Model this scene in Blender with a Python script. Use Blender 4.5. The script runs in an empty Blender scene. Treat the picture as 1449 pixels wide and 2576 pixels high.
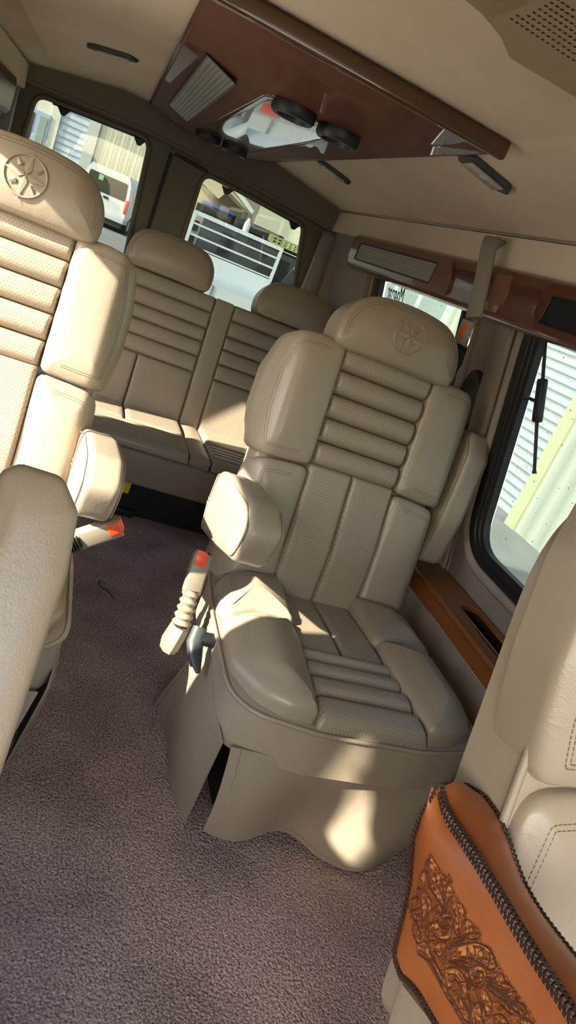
import bpy, bmesh, math, random
from mathutils import Vector, Matrix
from mathutils.bvhtree import BVHTree
V = Vector
R = math.radians
random.seed(7)
SC = bpy.context.scene
COL = SC.collection

# ------------------------------------------------------------------ camera
PW, PH, FPX, CH = 1449, 2576, 1750.0, 1.15
def _ray(px, py): return V((px-PW/2, -(py-PH/2), -FPX))
_Y = _ray(285, 450).normalized()
_p = _ray(1285, 450+435)
_X = (_p-_Y*_p.dot(_Y)).normalized()
_Z = _X.cross(_Y)
ROT = Matrix((_X, _Y, _Z))
EYE = V((0, 0, CH))
def ray(px, py): return (ROT @ _ray(px, py)).normalized()
def at(px, py, axis, val):
    d = ray(px, py); t = (val-EYE[axis])/d[axis]
    return EYE+d*t
cam = bpy.data.cameras.new('camera'); camo = bpy.data.objects.new('camera', cam); COL.objects.link(camo)
camo.matrix_world = Matrix.Translation(EYE) @ ROT.to_4x4()
cam.sensor_fit = 'VERTICAL'; cam.sensor_height = 36.0; cam.lens = FPX/PH*36.0
cam.clip_start = .02; cam.clip_end = 400
SC.camera = camo

# ------------------------------------------------------------------ helpers
def new(name, bm, mat, parent=None, smooth=True, label=None, recalc=True):
    if recalc: bmesh.ops.recalc_face_normals(bm, faces=bm.faces[:])
    me = bpy.data.meshes.new(name); bm.to_mesh(me); bm.free()
    if smooth:
        for p in me.polygons: p.use_smooth = True
        try: me.set_sharp_from_angle(angle=R(50))
        except Exception: pass
    o = bpy.data.objects.new(name, me); COL.objects.link(o)
    if mat: me.materials.append(mat)
    if parent: o.parent = parent
    if label: o['label'] = label
    return o
def tag(o, label, cat, group=None, kind=None):
    if label: o['label'] = label
    if cat: o['category'] = cat
    if group: o['group'] = group
    if kind: o['kind'] = kind
    return o
def thing(name, label, cat, loc=(0, 0, 0), rz=0, group=None):
    o = bpy.data.objects.new(name, None); COL.objects.link(o)
    o.location = loc; o.rotation_euler = (0, 0, rz); o.empty_display_size = .05
    return tag(o, label, cat, group)
def struct(name, bm, mat, parent=None, smooth=False):
    o = new(name, bm, mat, parent, smooth)
    if not parent: o['kind'] = 'structure'
    return o
def B(): return bmesh.new()
def rpoly(pts, r=.02, n=6):
    out = []; N = len(pts)
    for i, p in enumerate(pts):
        rr = p[2] if len(p) > 2 else r
        a = V(pts[i-1][:2]); b = V(p[:2]); c = V(pts[(i+1) % N][:2])
        d1 = a-b; d2 = c-b; l1, l2 = d1.length, d2.length
        d1 /= l1; d2 /= l2
        ang = d1.angle(d2)
        t = min(rr/max(math.tan(ang/2), 1e-3), l1*.49, l2*.49)
        if t < 1e-5: out.append(b); continue
        p1 = b+d1*t; p2 = b+d2*t
        for k in range(n+1):
            s = k/n
            out.append(p1*(1-s)**2+b*2*s*(1-s)+p2*s*s)
    return out
def resamp(loop, step, closed=True):
    pts = [p.copy() for p in loop]
    if closed: pts.append(pts[0].copy())
    L = [0]
    for a, b in zip(pts, pts[1:]): L.append(L[-1]+(b-a).length)
    n = max(8 if closed else 2, int(round(L[-1]/step)))
    out = []; j = 0
    for k in range(n if closed else n+1):
        s = L[-1]*k/n
        while j < len(L)-2 and L[j+1] < s: j += 1
        t = (s-L[j])/max(L[j+1]-L[j], 1e-9)
        out.append(pts[j].lerp(pts[j+1], t))
    return out
def chaik(pts, n=3):
    P = [V(p[:2]) for p in pts]
    for _ in range(n):
        Q = []
        for a, b in zip(P, P[1:]+P[:1]): Q += [a*.75+b*.25, a*.25+b*.75]
        P = Q
    return P
def area2(l): return sum(l[i-1].x*l[i].y-l[i].x*l[i-1].y for i in range(len(l)))
def offset_fn(loop):
    N = len(loop); nn = []
    for i in range(N):
        t = (loop[(i+1) % N]-loop[i-1])
        nn.append(V((-t.y, t.x)).normalized() if t.length > 1e-9 else V((0, 0)))
    for _ in range(1):
        nn = [(nn[i-1]+nn[i]*2+nn[(i+1) % N]).normalized() for i in range(N)]
    return nn
def pillow(bm, loop, F, depth=.03, r=.015, bulge=.005, step=.011, nr=5, ni=7, h=0.0, back=True, stitch=(), stbm=None, strad=.0006, stf=None, smooth_it=14):
    """a padded panel: rounded edge, domed face, straight side and closed back"""
    uvl = bm.loops.layers.uv.verify()
    loop = resamp(loop, step)
    if area2(loop) < 0: loop.reverse()
    nn = offset_fn(loop); N = len(loop)
    us = [p.x for p in loop]; vs = [p.y for p in loop]
    u0, u1, v0, v1 = min(us), max(us), min(vs), max(vs)
    Wd, Hd = u1-u0, v1-v0; cx, cy = (u0+u1)/2, (v0+v1)/2
    if Wd > Hd: A, Bq = V((cx-(Wd-Hd)/2, cy)), V((cx+(Wd-Hd)/2, cy))
    else: A, Bq = V((cx, cy-(Hd-Wd)/2)), V((cx, cy+(Hd-Wd)/2))
    def target(p):
        ab = Bq-A
        if ab.length < 1e-6: return A
        t = max(0, min(1, (p-A).dot(ab)/ab.length_squared)); return A+ab*t
    def wprof(d): 
        d = min(d, r); return h-r+r*math.sqrt(max(0, 1-(1-d/r)**2))
    rings = []
    if back: rings.append([(p+n*r*1.2, -depth) for p, n in zip(loop, nn)])
    rings.append([(p+n*r*.05, -depth) for p, n in zip(loop, nn)])
    for k in range(nr+1):
        d = r*(1-math.cos(math.pi/2*k/nr))
        rings.append([(p+n*d, wprof(d)) for p, n in zip(loop, nn)])
    base = [p+n*r for p, n in zip(loop, nn)]
    tg = [target(p) for p in base]
    for k in range(1, ni+1):
        t = k/ni
        rings.append([(b.lerp(q, t), h+bulge*(1-(1-t)**2)) for b, q in zip(base, tg)])
    nb = len(rings)-ni-nr-1                      # first ring of the rounded edge
    k0 = nb+max(2, nr-2)
    if smooth_it:
        Wf = [[w for _, w in rg] for rg in rings]
        grp = {}
        for i, (p, _) in enumerate(rings[-1]): grp.setdefault((round(p.x, 4), round(p.y, 4)), []).append(i)
        last = len(rings)-1
        for _ in range(smooth_it):
            W2 = [row[:] for row in Wf]
            for a in range(k0, last):
                ra, rb, rc = Wf[a-1], Wf[a], Wf[a+1]
                for i in range(N): W2[a][i] = .5*rb[i]+.125*(ra[i]+rc[i]+rb[i-1]+rb[(i+1) % N])
            rb, ra = Wf[last], Wf[last-1]
            for i in range(N): W2[last][i] = .4*rb[i]+.3*ra[i]+.15*(rb[i-1]+rb[(i+1) % N])
            for ids in grp.values():
                if len(ids) > 1:
                    m_ = sum(W2[last][i] for i in ids)/len(ids)
                    for i in ids: W2[last][i] = m_
            Wf = W2
        rings = [[(p, Wf[a][i]) for i, (p, _) in enumerate(rg)] for a, rg in enumerate(rings)]
    vr = []; pr = []
    for rg in rings:
        vr.append([bm.verts.new(F(p.x, p.y, w)) for p, w in rg]); pr.append(rg)
    for a in range(len(vr)-1):
        for i in range(N):
            j = (i+1) % N
            try: f = bm.faces.new((vr[a][i], vr[a][j], vr[a+1][j], vr[a+1][i]))
            except ValueError: continue
            for lp, q, ii in zip(f.loops, (pr[a][i], pr[a][j], pr[a+1][j], pr[a+1][i]), (i, j, j, i)): lp[uvl].uv = q[0]-nn[ii]*max(0, h-r*.5-q[1])
    if back:
        try: bm.faces.new(vr[0])
        except ValueError: pass
    bmesh.ops.remove_doubles(bm, verts=vr[-1], dist=.0004)
    if stbm is not None:
        for d in stitch:
            w = wprof(d)+.0006
            if d > r: w = h+.0006+bulge*min(1, (d-r)/max(min(Wd, Hd)/2-r, .01))*1.5
            run = []; runs = []
            for p, n in list(zip(loop, nn))+[(loop[0], nn[0])]:
                q = p+n*d
                ok = min((q-o).length for o in loop) > d*.93 and (stf is None or stf(q.x, q.y))
                if ok: run.append(F(q.x, q.y, w))
                elif run: runs.append(run); run = []
            if run: runs.append(run)
            for rn in runs:
                if len(rn) > 2: dashes(stbm, rn, .0038, .0020, strad, False)
def rib(bm, q, F, depth=.02, h=.018, ev=.014, eu=.010, pw=2.2, nu=26, nv=11):
    """padded channel over the quad q (4 corners, u,v), rounded along its length and tucked in at the ends"""
    uvl = bm.loops.layers.uv.verify()
    a, b, c, d = [V(x[:2]) for x in q]
    Lu = ((b-a).length+(c-d).length)/2; Lv = ((d-a).length+(c-b).length)/2
    def ts(L, e, n):
        e = min(e, L*.5); k = max(4, n//3)
        lo = [e/L*(1-math.cos(math.pi/2*i/k)) for i in range(k)]
        mid = [e/L+(1-2*e/L)*i/n for i in range(n+1)]
        return lo+mid+[1-x for x in lo[::-1]]
    S, T_ = ts(Lu, eu, nu), ts(Lv, ev, nv)
    def prof(t, L, e):
        e = min(e, L*.5); x = min(t, 1-t)*L/e
        return 1 if x >= 1 else math.sqrt(max(0, 1-(1-x)**2))
    G = []; P = []; WW = []
    for t in T_:
        row = []; pr = []; wr_ = []
        for s_ in S:
            p = (a.lerp(b, s_)).lerp(d.lerp(c, s_), t)
            m_ = 1-(2*t-1)**2
            w = -depth+(depth+h*(.80+.20*m_))*prof(t, Lv, ev)**.8*prof(s_, Lu, eu)**.8
            row.append(bm.verts.new(F(p.x, p.y, w))); pr.append(p); wr_.append(w)
        G.append(row); P.append(pr); WW.append(wr_)
    for i in range(len(T_)-1):
        for j in range(len(S)-1):
            f = bm.faces.new((G[i][j], G[i][j+1], G[i+1][j+1], G[i+1][j]))
            for lp, pp in zip(f.loops, ((i, j), (i, j+1), (i+1, j+1), (i+1, j))): lp[uvl].uv = P[pp[0]][pp[1]]+V((0, (1 if pp[0]*2 > len(T_)-1 else -1)*(h-WW[pp[0]][pp[1]])))
def dashes(bm, pts, L, gap, rad, closed=True):
    pts = resamp(pts, L+gap, closed)
    for a, b in zip(pts, pts[1:]+([pts[0]] if closed else [])):
        d = (b-a)
        if d.length < 1e-6 or d.length > 3*(L+gap): continue
        tube(bm, [a, a+d*(L/(L+gap))], rad, 4)
def tube(bm, pts, rad, n=8, closed=False, flat=1.0, cap=True):
    N = len(pts); rings = []; up = None
    for i, p in enumerate(pts):
        a = pts[i-1] if (i > 0 or closed) else p
        b = pts[(i+1) % N] if (i < N-1 or closed) else p
        t = (b-a)
        if t.length < 1e-9: t = V((0, 0, 1))
        t.normalize()
        if up is None: up = V((0, 0, 1)) if abs(t.z) < .9 else V((1, 0, 0))
        s = t.cross(up)
        if s.length < 1e-6: s = t.orthogonal()
        s.normalize(); up = s.cross(t).normalized()
        rr = rad[i] if isinstance(rad, (list, tuple)) else rad
        rings.append([bm.verts.new(p+s*rr*math.cos(2*math.pi*k/n)+up*rr*flat*math.sin(2*math.pi*k/n)) for k in range(n)])
    for i in range(N if closed else N-1):
        A, Bq = rings[i], rings[(i+1) % N]
        for k in range(n): bm.faces.new((A[k], A[(k+1) % n], Bq[(k+1) % n], Bq[k]))
    if cap and not closed:
        bm.faces.new(rings[0]); bm.faces.new(rings[-1])
def box(bm, c, s, M=None, bev=0.0, seg=2):
    c = V(c); M = M or Matrix.Identity(3)
    vs = [bm.verts.new(c+M @ V((x*s[0]/2, y*s[1]/2, z*s[2]/2))) for x in (-1, 1) for y in (-1, 1) for z in (-1, 1)]
    fs = [bm.faces.new([vs[i] for i in q]) for q in ((0, 1, 3, 2), (4, 6, 7, 5), (0, 4, 5, 1), (2, 3, 7, 6), (0, 2, 6, 4), (1, 5, 7, 3))]
    if bev:
        es = set(e for f in fs for e in f.edges)
        bmesh.ops.bevel(bm, geom=list(es), offset=bev, segments=seg, affect='EDGES', profile=.5)
def slab(bm, lo, hi, bev=0): box(bm, [(a+b)/2 for a, b in zip(lo, hi)], [b-a for a, b in zip(lo, hi)], None, bev)
def cyl(bm, p0, p1, r0, r1=None, n=24):
    tube(bm, [V(p0), V(p1)], [r0, r0 if r1 is None else r1], n)
def sheet(bm, G, thick=0.0):
    """grid of points -> surface, thickened along its normals"""
    uvl = bm.loops.layers.uv.verify()
    H, W = len(G), len(G[0])
    vs = [[bm.verts.new(p) for p in row] for row in G]; fs = []
    for i in range(H-1):
        for j in range(W-1):
            f = bm.faces.new((vs[i][j], vs[i][j+1], vs[i+1][j+1], vs[i+1][j])); fs.append(f)
    if thick:
        bm.normal_update()
        bmesh.ops.solidify(bm, geom=fs, thickness=thick)
def plate(bm, outer, holes, F, thick=0.0, ext=None):
    """flat plate with holes; F maps (u,v)->point; ext = extrusion vector"""
    vs = []; es = []
    for lp in [outer]+holes:
        q = [bm.verts.new(F(p[0], p[1])) for p in lp]
        es += [bm.edges.new((q[i-1], q[i])) for i in range(len(q))]
    r = bmesh.ops.triangle_fill(bm, edges=es, use_beauty=True)
    fs = [g for g in r['geom'] if isinstance(g, bmesh.types.BMFace)]
    if ext is not None:
        e = bmesh.ops.extrude_face_region(bm, geom=fs)
        bmesh.ops.translate(bm, verts=[g for g in e['geom'] if isinstance(g, bmesh.types.BMVert)], vec=V(ext))
def prism(bm, pts, ext):
    a = [bm.verts.new(V(p)) for p in pts]; b = [bm.verts.new(V(p)+V(ext)) for p in pts]
    bm.faces.new(a); bm.faces.new(b[::-1])
    for i in range(len(a)): bm.faces.new((a[i-1], a[i], b[i], b[i-1]))
def loft(bm, rings, closed=False):
    uvl = bm.loops.layers.uv.verify()
    vs = [[bm.verts.new(p) for p in r] for r in rings]
    for a, b in zip(vs, vs[1:]):
        n = len(a)
        for i in range(n if closed else n-1):
            bm.faces.new((a[i], a[(i+1) % n], b[(i+1) % n], b[i]))
    return vs
def text_bm(body, size, M, ext=.001):
    cu = bpy.data.curves.new('txt', 'FONT'); cu.body = body; cu.size = size; cu.extrude = ext
    cu.align_x = 'CENTER'; cu.align_y = 'CENTER'; cu.resolution_u = 3
    o = bpy.data.objects.new('txt', cu); COL.objects.link(o)
    dg = bpy.context.evaluated_depsgraph_get(); dg.update()
    me = bpy.data.meshes.new_from_object(o.evaluated_get(dg))
    bpy.data.objects.remove(o); bm = B(); bm.from_mesh(me); bpy.data.meshes.remove(me)
    bm.transform(M); return bm

# ------------------------------------------------------------------ materials
def mat(name, col, rough=.5, metal=0, coat=0, spec=.5, bump=None, var=None, coatr=.03, sheen=0):
    """bump=(scale,strength,dist); var=(scale, colour2, detail)"""
    m = bpy.data.materials.new(name); m.use_nodes = True
    nt = m.node_tree; p = nt.nodes['Principled BSDF']
    p.inputs['Base Color'].default_value = (*col, 1); p.inputs['Roughness'].default_value = rough
    p.inputs['Metallic'].default_value = metal; p.inputs['Coat Weight'].default_value = coat
    p.inputs['Coat Roughness'].default_value = coatr; p.inputs['Specular IOR Level'].default_value = spec
    if sheen: p.inputs['Sheen Weight'].default_value = sheen
    tc = nt.nodes.new('ShaderNodeTexCoord')
    if bump:
        nz = nt.nodes.new('ShaderNodeTexNoise'); nz.inputs['Scale'].default_value = bump[0]; nz.inputs['Detail'].default_value = 3
        nt.links.new(tc.outputs['Object'], nz.inputs['Vector'])
        b = nt.nodes.new('ShaderNodeBump'); b.inputs['Strength'].default_value = bump[1]; b.inputs['Distance'].default_value = bump[2]
        nt.links.new(nz.outputs['Fac'], b.inputs['Height']); nt.links.new(b.outputs['Normal'], p.inputs['Normal'])
    if var:
        nz = nt.nodes.new('ShaderNodeTexNoise'); nz.inputs['Scale'].default_value = var[0]; nz.inputs['Detail'].default_value = var[2] if len(var) > 2 else 3
        nt.links.new(tc.outputs['Object'], nz.inputs['Vector'])
        mx = nt.nodes.new('ShaderNodeMix'); mx.data_type = 'RGBA'
        rp = nt.nodes.new('ShaderNodeMapRange'); rp.inputs['From Min'].default_value = .35; rp.inputs['From Max'].default_value = .65
        nt.links.new(nz.outputs['Fac'], rp.inputs['Value']); nt.links.new(rp.outputs['Result'], mx.inputs['Factor'])
        mx.inputs['A'].default_value = (*col, 1); mx.inputs['B'].default_value = (*var[1], 1)
        nt.links.new(mx.outputs['Result'], p.inputs['Base Color'])
    return m
def N_(nt, t, **k):
    n = nt.nodes.new(t)
    for a, b in k.items(): setattr(n, a, b)
    return n
def mth(nt, op, a, b=None):
    n = nt.nodes.new('ShaderNodeMath'); n.operation = op
    for i, x in enumerate((a, b)):
        if x is None: continue
        if isinstance(x, (int, float)): n.inputs[i].default_value = x
        else: nt.links.new(x, n.inputs[i])
    return n.outputs[0]
def leather(name, col, rough=.4, perf=0, dark=.25, wr=.35):
    m = mat(name, col, rough); nt = m.node_tree; p = nt.nodes['Principled BSDF']
    tc = nt.nodes.new('ShaderNodeTexCoord')
    v = N_(nt, 'ShaderNodeTexVoronoi'); v.inputs['Scale'].default_value = 420
    nt.links.new(tc.outputs['Object'], v.inputs['Vector'])
    n1 = N_(nt, 'ShaderNodeTexNoise'); n1.inputs['Scale'].default_value = 26; n1.inputs['Detail'].default_value = 5; n1.inputs['Distortion'].default_value = 1.2
    nt.links.new(tc.outputs['Object'], n1.inputs['Vector'])
    h = mth(nt, 'ADD', mth(nt, 'MULTIPLY', v.outputs['Distance'], .16), mth(nt, 'MULTIPLY', n1.outputs['Fac'], 3.0*wr))
    # colour wear
    n2 = N_(nt, 'ShaderNodeTexNoise'); n2.inputs['Scale'].default_value = 7; n2.inputs['Detail'].default_value = 4
    nt.links.new(tc.outputs['Object'], n2.inputs['Vector'])
    mx = N_(nt, 'ShaderNodeMix', data_type='RGBA'); nt.links.new(n2.outputs['Fac'], mx.inputs['Factor'])
    mx.inputs['A'].default_value = (*[c*.9 for c in col], 1); mx.inputs['B'].default_value = (*[c*1.08 for c in col], 1)
    last = mx.outputs['Result']
    if perf:
        uv = N_(nt, 'ShaderNodeSeparateXYZ'); nt.links.new(tc.outputs['UV'], uv.inputs[0])
        y = mth(nt, 'DIVIDE', uv.outputs[1], perf); row = mth(nt, 'FLOOR', y)
        sh = mth(nt, 'MULTIPLY', mth(nt, 'MODULO', row, 2), .5)
        x = mth(nt, 'ADD', mth(nt, 'DIVIDE', uv.outputs[0], perf*1.15), sh)
        fx = mth(nt, 'SUBTRACT', mth(nt, 'FRACT', x), .5); fy = mth(nt, 'SUBTRACT', mth(nt, 'FRACT', y), .5)
        d = mth(nt, 'SQRT', mth(nt, 'ADD', mth(nt, 'MULTIPLY', fx, fx), mth(nt, 'MULTIPLY', fy, fy)))
        hole = mth(nt, 'LESS_THAN', d, .12)
        mx2 = N_(nt, 'ShaderNodeMix', data_type='RGBA'); nt.links.new(hole, mx2.inputs['Factor'])
        nt.links.new(last, mx2.inputs['A']); mx2.inputs['B'].default_value = (*[c*dark for c in col], 1)
        last = mx2.outputs['Result']
        h = mth(nt, 'SUBTRACT', h, mth(nt, 'MULTIPLY', hole, .6))
    nt.links.new(last, p.inputs['Base Color'])
    b = N_(nt, 'ShaderNodeBump'); b.inputs['Strength'].default_value = .45; b.inputs['Distance'].default_value = .0016
    nt.links.new(h, b.inputs['Height']); nt.links.new(b.outputs['Normal'], p.inputs['Normal'])
    return m
def wood(name, c1, c2, scale=(3, .35, 3), coat=1, rough=.3):
    m = mat(name, c1, rough, coat=coat, coatr=.015); nt = m.node_tree; p = nt.nodes['Principled BSDF']
    tc = N_(nt, 'ShaderNodeTexCoord'); mp = N_(nt, 'ShaderNodeMapping'); mp.inputs['Scale'].default_value = scale
    nt.links.new(tc.outputs['Object'], mp.inputs[0])
    w = N_(nt, 'ShaderNodeTexNoise'); w.inputs['Scale'].default_value = 9; w.inputs['Detail'].default_value = 6; w.inputs['Distortion'].default_value = .8
    nt.links.new(mp.outputs[0], w.inputs['Vector'])
    mx = N_(nt, 'ShaderNodeMix', data_type='RGBA'); nt.links.new(w.outputs['Fac'], mx.inputs['Factor'])
    mx.inputs['A'].default_value = (*c1, 1); mx.inputs['B'].default_value = (*c2, 1)
    nt.links.new(mx.outputs['Result'], p.inputs['Base Color']); return m
def stripes(name, c1, c2, axis, period, duty=.5, rough=.4, bump=.004, wave=True):
    """corrugated / ribbed surface, along an object axis"""
    m = mat(name, c1, rough); nt = m.node_tree; p = nt.nodes['Principled BSDF']
    tc = N_(nt, 'ShaderNodeTexCoord'); s = N_(nt, 'ShaderNodeSeparateXYZ'); nt.links.new(tc.outputs['Object'], s.inputs[0])
    f = mth(nt, 'FRACT', mth(nt, 'DIVIDE', s.outputs[axis], period))
    g = mth(nt, 'LESS_THAN', f, duty)
    mx = N_(nt, 'ShaderNodeMix', data_type='RGBA'); nt.links.new(g, mx.inputs['Factor'])
    mx.inputs['A'].default_value = (*c1, 1); mx.inputs['B'].default_value = (*c2, 1)
    nt.links.new(mx.outputs['Result'], p.inputs['Base Color'])
    if bump:
        sn = mth(nt, 'SINE', mth(nt, 'MULTIPLY', f, 2*math.pi))
        b = N_(nt, 'ShaderNodeBump'); b.inputs['Strength'].default_value = .8; b.inputs['Distance'].default_value = bump
        nt.links.new(sn, b.inputs['Height']); nt.links.new(b.outputs['Normal'], p.inputs['Normal'])
    return m
def glass(name, tint, refl=.06):
    m = bpy.data.materials.new(name); m.use_nodes = True; nt = m.node_tree; nt.nodes.clear()
    o = N_(nt, 'ShaderNodeOutputMaterial'); t = N_(nt, 'ShaderNodeBsdfTransparent'); t.inputs[0].default_value = (*tint, 1)
    g = N_(nt, 'ShaderNodeBsdfGlossy'); g.inputs['Roughness'].default_value = .02
    mx = N_(nt, 'ShaderNodeMixShader'); mx.inputs[0].default_value = refl
    nt.links.new(t.outputs[0], mx.inputs[1]); nt.links.new(g.outputs[0], mx.inputs[2]); nt.links.new(mx.outputs[0], o.inputs[0])
    return m
def carpet_mat():
    m = mat('carpet', (.2, .15, .15), .95, spec=.1); nt = m.node_tree; p = nt.nodes['Principled BSDF']
    tc = N_(nt, 'ShaderNodeTexCoord')
    v = N_(nt, 'ShaderNodeTexVoronoi'); v.inputs['Scale'].default_value = 190; nt.links.new(tc.outputs['Object'], v.inputs['Vector'])
    n = N_(nt, 'ShaderNodeTexNoise'); n.inputs['Scale'].default_value = 200; n.inputs['Detail'].default_value = 4; n.inputs['Roughness'].default_value = .7; nt.links.new(tc.outputs['Object'], n.inputs['Vector'])
    big = N_(nt, 'ShaderNodeTexNoise'); big.inputs['Scale'].default_value = 5.5; big.inputs['Detail'].default_value = 3; nt.links.new(tc.outputs['Object'], big.inputs['Vector'])
    r1 = N_(nt, 'ShaderNodeMapRange'); r1.inputs['From Min'].default_value = .34; r1.inputs['From Max'].default_value = .70; nt.links.new(n.outputs['Fac'], r1.inputs['Value'])
    mx = N_(nt, 'ShaderNodeMix', data_type='RGBA'); nt.links.new(r1.outputs[0], mx.inputs['Factor'])
    mx.inputs['A'].default_value = (.165, .110, .098, 1); mx.inputs['B'].default_value = (.92, .73, .67, 1)
    r2 = N_(nt, 'ShaderNodeMapRange'); r2.inputs['From Min'].default_value = .35; r2.inputs['From Max'].default_value = .6; r2.inputs['To Min'].default_value = .72; r2.inputs['To Max'].default_value = 1.0
    nt.links.new(big.outputs['Fac'], r2.inputs['Value'])
    mx2 = N_(nt, 'ShaderNodeMix', data_type='RGBA', blend_type='MULTIPLY'); mx2.inputs['Factor'].default_value = 1
    nt.links.new(mx.outputs['Result'], mx2.inputs['A']); nt.links.new(r2.outputs[0], mx2.inputs['B'])
    nt.links.new(mx2.outputs['Result'], p.inputs['Base Color'])
    h = mth(nt, 'ADD', mth(nt, 'MULTIPLY', v.outputs['Distance'], -1.0), n.outputs['Fac'])
    b = N_(nt, 'ShaderNodeBump'); b.inputs['Strength'].default_value = .9; b.inputs['Distance'].default_value = .006
    nt.links.new(h, b.inputs['Height']); nt.links.new(b.outputs['Normal'], p.inputs['Normal'])
    return m
LC = (.345, .290, .215)
M = dict(
 leather=leather('taupe_leather', LC, .33), perf=leather('perforated_leather', LC, .42, perf=.0074),
 perf_s=leather('fine_perforated_leather', LC, .42, perf=.0078),
 skirt=leather('taupe_vinyl', (.315, .265, .195), .42, wr=.6),
 thread=mat('thread', (.17, .13, .095), .7), piping=leather('piping', (.32, .27, .20), .33, wr=.1),
 seam=mat('seam_shadow_fabric', (.06, .045, .035), .9),
 tan=mat('tooled_tan_leather', (.41, .138, .043), .38, bump=(300, .25, .001), var=(9, (.33, .095, .026), 5)),
 tan_top=mat('tan_leather_top', (.38, .12, .032), .38, bump=(300, .25, .001), var=(8, (.24, .065, .018), 5)),
 carve=mat('carved_groove_dye', (.10, .028, .01), .5), matting=mat('stained_tan_leather', (.26, .078, .02), .5, bump=(700, .8, .001), var=(90, (.17, .048, .013), 4)), leaf=mat('carved_leaf', (.66, .29, .10), .4, bump=(220, .5, .001), var=(60, (.48, .19, .06), 4)),
 lace=mat('dark_lace', (.045, .02, .013), .4), 
 carpet=carpet_mat(),
 liner=mat('headliner_suede', (.80, .70, .55), .95, spec=.1, bump=(600, .15, .001), var=(3, (.72, .62, .47), 5)),
 wallv=mat('grey_beige_vinyl', (.31, .265, .225), .75, spec=.25, bump=(500, .15, .001)),
 darkv=mat('dark_taupe_vinyl', (.21, .185, .145), .8, spec=.2, bump=(500, .15, .001)),
 doorv=mat('olive_grey_door_trim', (.22, .20, .15), .6, spec=.3, bump=(400, .1, .001)),
 plasticb=mat('beige_plastic', (.34, .27, .165), .55),
 grey=mat('grey_plastic', (.30, .29, .26), .5),
 belt=mat('belt_sleeve', (.28, .26, .21), .6), buckle=mat('buckle_plastic', (.25, .215, .155), .42),
 red=mat('orange_red_plastic', (.8, .09, .02), .35), black=mat('black_plastic', (.012, .013, .014), .45),
 rubber=mat('black_rubber', (.012, .012, .014), .55), webbing=mat('black_webbing', (.02, .02, .02), .8), chrome=mat('chrome', (.8, .8, .8), .12, 1),
 wood_pol=wood('polished_cherry_wood', (.07, .018, .008), (.11, .03, .012), coat=1, rough=.12),
 wood_soft=wood('cherry_wood_satin', (.075, .013, .004), (.13, .028, .009), coat=.40, rough=.6),
 wood=wood('cherry_wood', (.085, .017, .006), (.15, .034, .011), coat=.5), wood2=wood('amber_wood', (.26, .085, .018), (.16, .045, .01), coat=.6),
 woodf=wood('reflection_pale_wood', (.20, .085, .045), (.28, .13, .075), coat=.8),  # paler tone puts reflections into the colour of frames and cover plate
 gril=stripes('ribbed_diffuser', (.40, .41, .33), (.30, .31, .25), 2, .008, .35, .5, .001),
 gril2=stripes('ribbed_diffuser_fine', (.30, .31, .25), (.21, .22, .175), 0, .01, .35, .5, .001),
 lens=mat('clear_lamp_lens', (.45, .40, .33), .2), lampf=mat('dark_green_grey_plastic', (.04, .05, .045), .4),
 slot=mat('dark_felt', (.006, .006, .007), .9),
 gl_r=glass('tinted_rear_glass', (.36, .385, .37)), gl_s=glass('side_glass', (.37, .415, .41)), gl_l=glass('left_side_glass', (.9, .9, .9), .04),
)
SKY, SUN, SUND, EXPO = .80, 19.5, (1, .34, -.55), .58
# unseen left wall openings, sized to place the sun patches: y0, y1, z0, z1, corner radius
SUN_OPENINGS = ((.90, 1.33, .62, 1.175, .05), (1.37, 1.66, .62, 1.252, .06), (2.38, 2.58, .62, 1.262, .06), (.50, .565, .82, 1.08, .02), (-1.22, -.42, .64, 1.25, .08))
TXY, TXZ, TXS = 2.575, 1.172, .058
# ------------------------------------------------------------------ captain's chairs
LEAN = R(15); SL, CL = math.sin(LEAN), math.cos(LEAN)
def star_emblem(bm, F, cu, cv, w, r):
    def tp(u, v, ww): return F(cu+u, cv+v, ww-2.7*v*v)
    ring = [tp(r*math.cos(a), r*math.sin(a), w-.0004) for a in [2*math.pi*k/48 for k in range(48)]]
    tube(bm, ring, .0021, 8, closed=True)
    for k in range(8):
        a = math.pi/2+k*math.pi/4-.12
        L = r*1.28 if k % 2 == 0 else r*.92
        if k % 2 == 0 and k % 4 == 2: L = r*1.1
        half = r*.30 if k % 2 == 0 else r*.24
        b0 = 0 if k % 2 == 0 else r*.5
        tip = tp(L*math.cos(a), L*math.sin(a), w+.0011); c = tp(b0*math.cos(a), b0*math.sin(a), w+.0034)
        rb = r*.36 if k % 2 == 0 else r*.58
        l = tp(rb*math.cos(a+.55 if k % 2 == 0 else a+.3), rb*math.sin(a+.55 if k % 2 == 0 else a+.3), w+.0004)
        q = tp(rb*math.cos(a-.55 if k % 2 == 0 else a-.3), rb*math.sin(a-.55 if k % 2 == 0 else a-.3), w+.0004)
        v = [bm.verts.new(x) for x in (tip, l, c, q)]
        bm.faces.new((v[0], v[1], v[2])); bm.faces.new((v[0], v[2], v[3])); bm.faces.new((v[1], v[3], v[2]))
ARM = [(.074, .632, .03), (-.072, .672, .03), (-.245, .692, .05), (-.325, .66, .045), (-.284, .566, .05), (-.124, .518, .05), (.038, .474, .03), (.074, .54, .03)]
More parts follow.
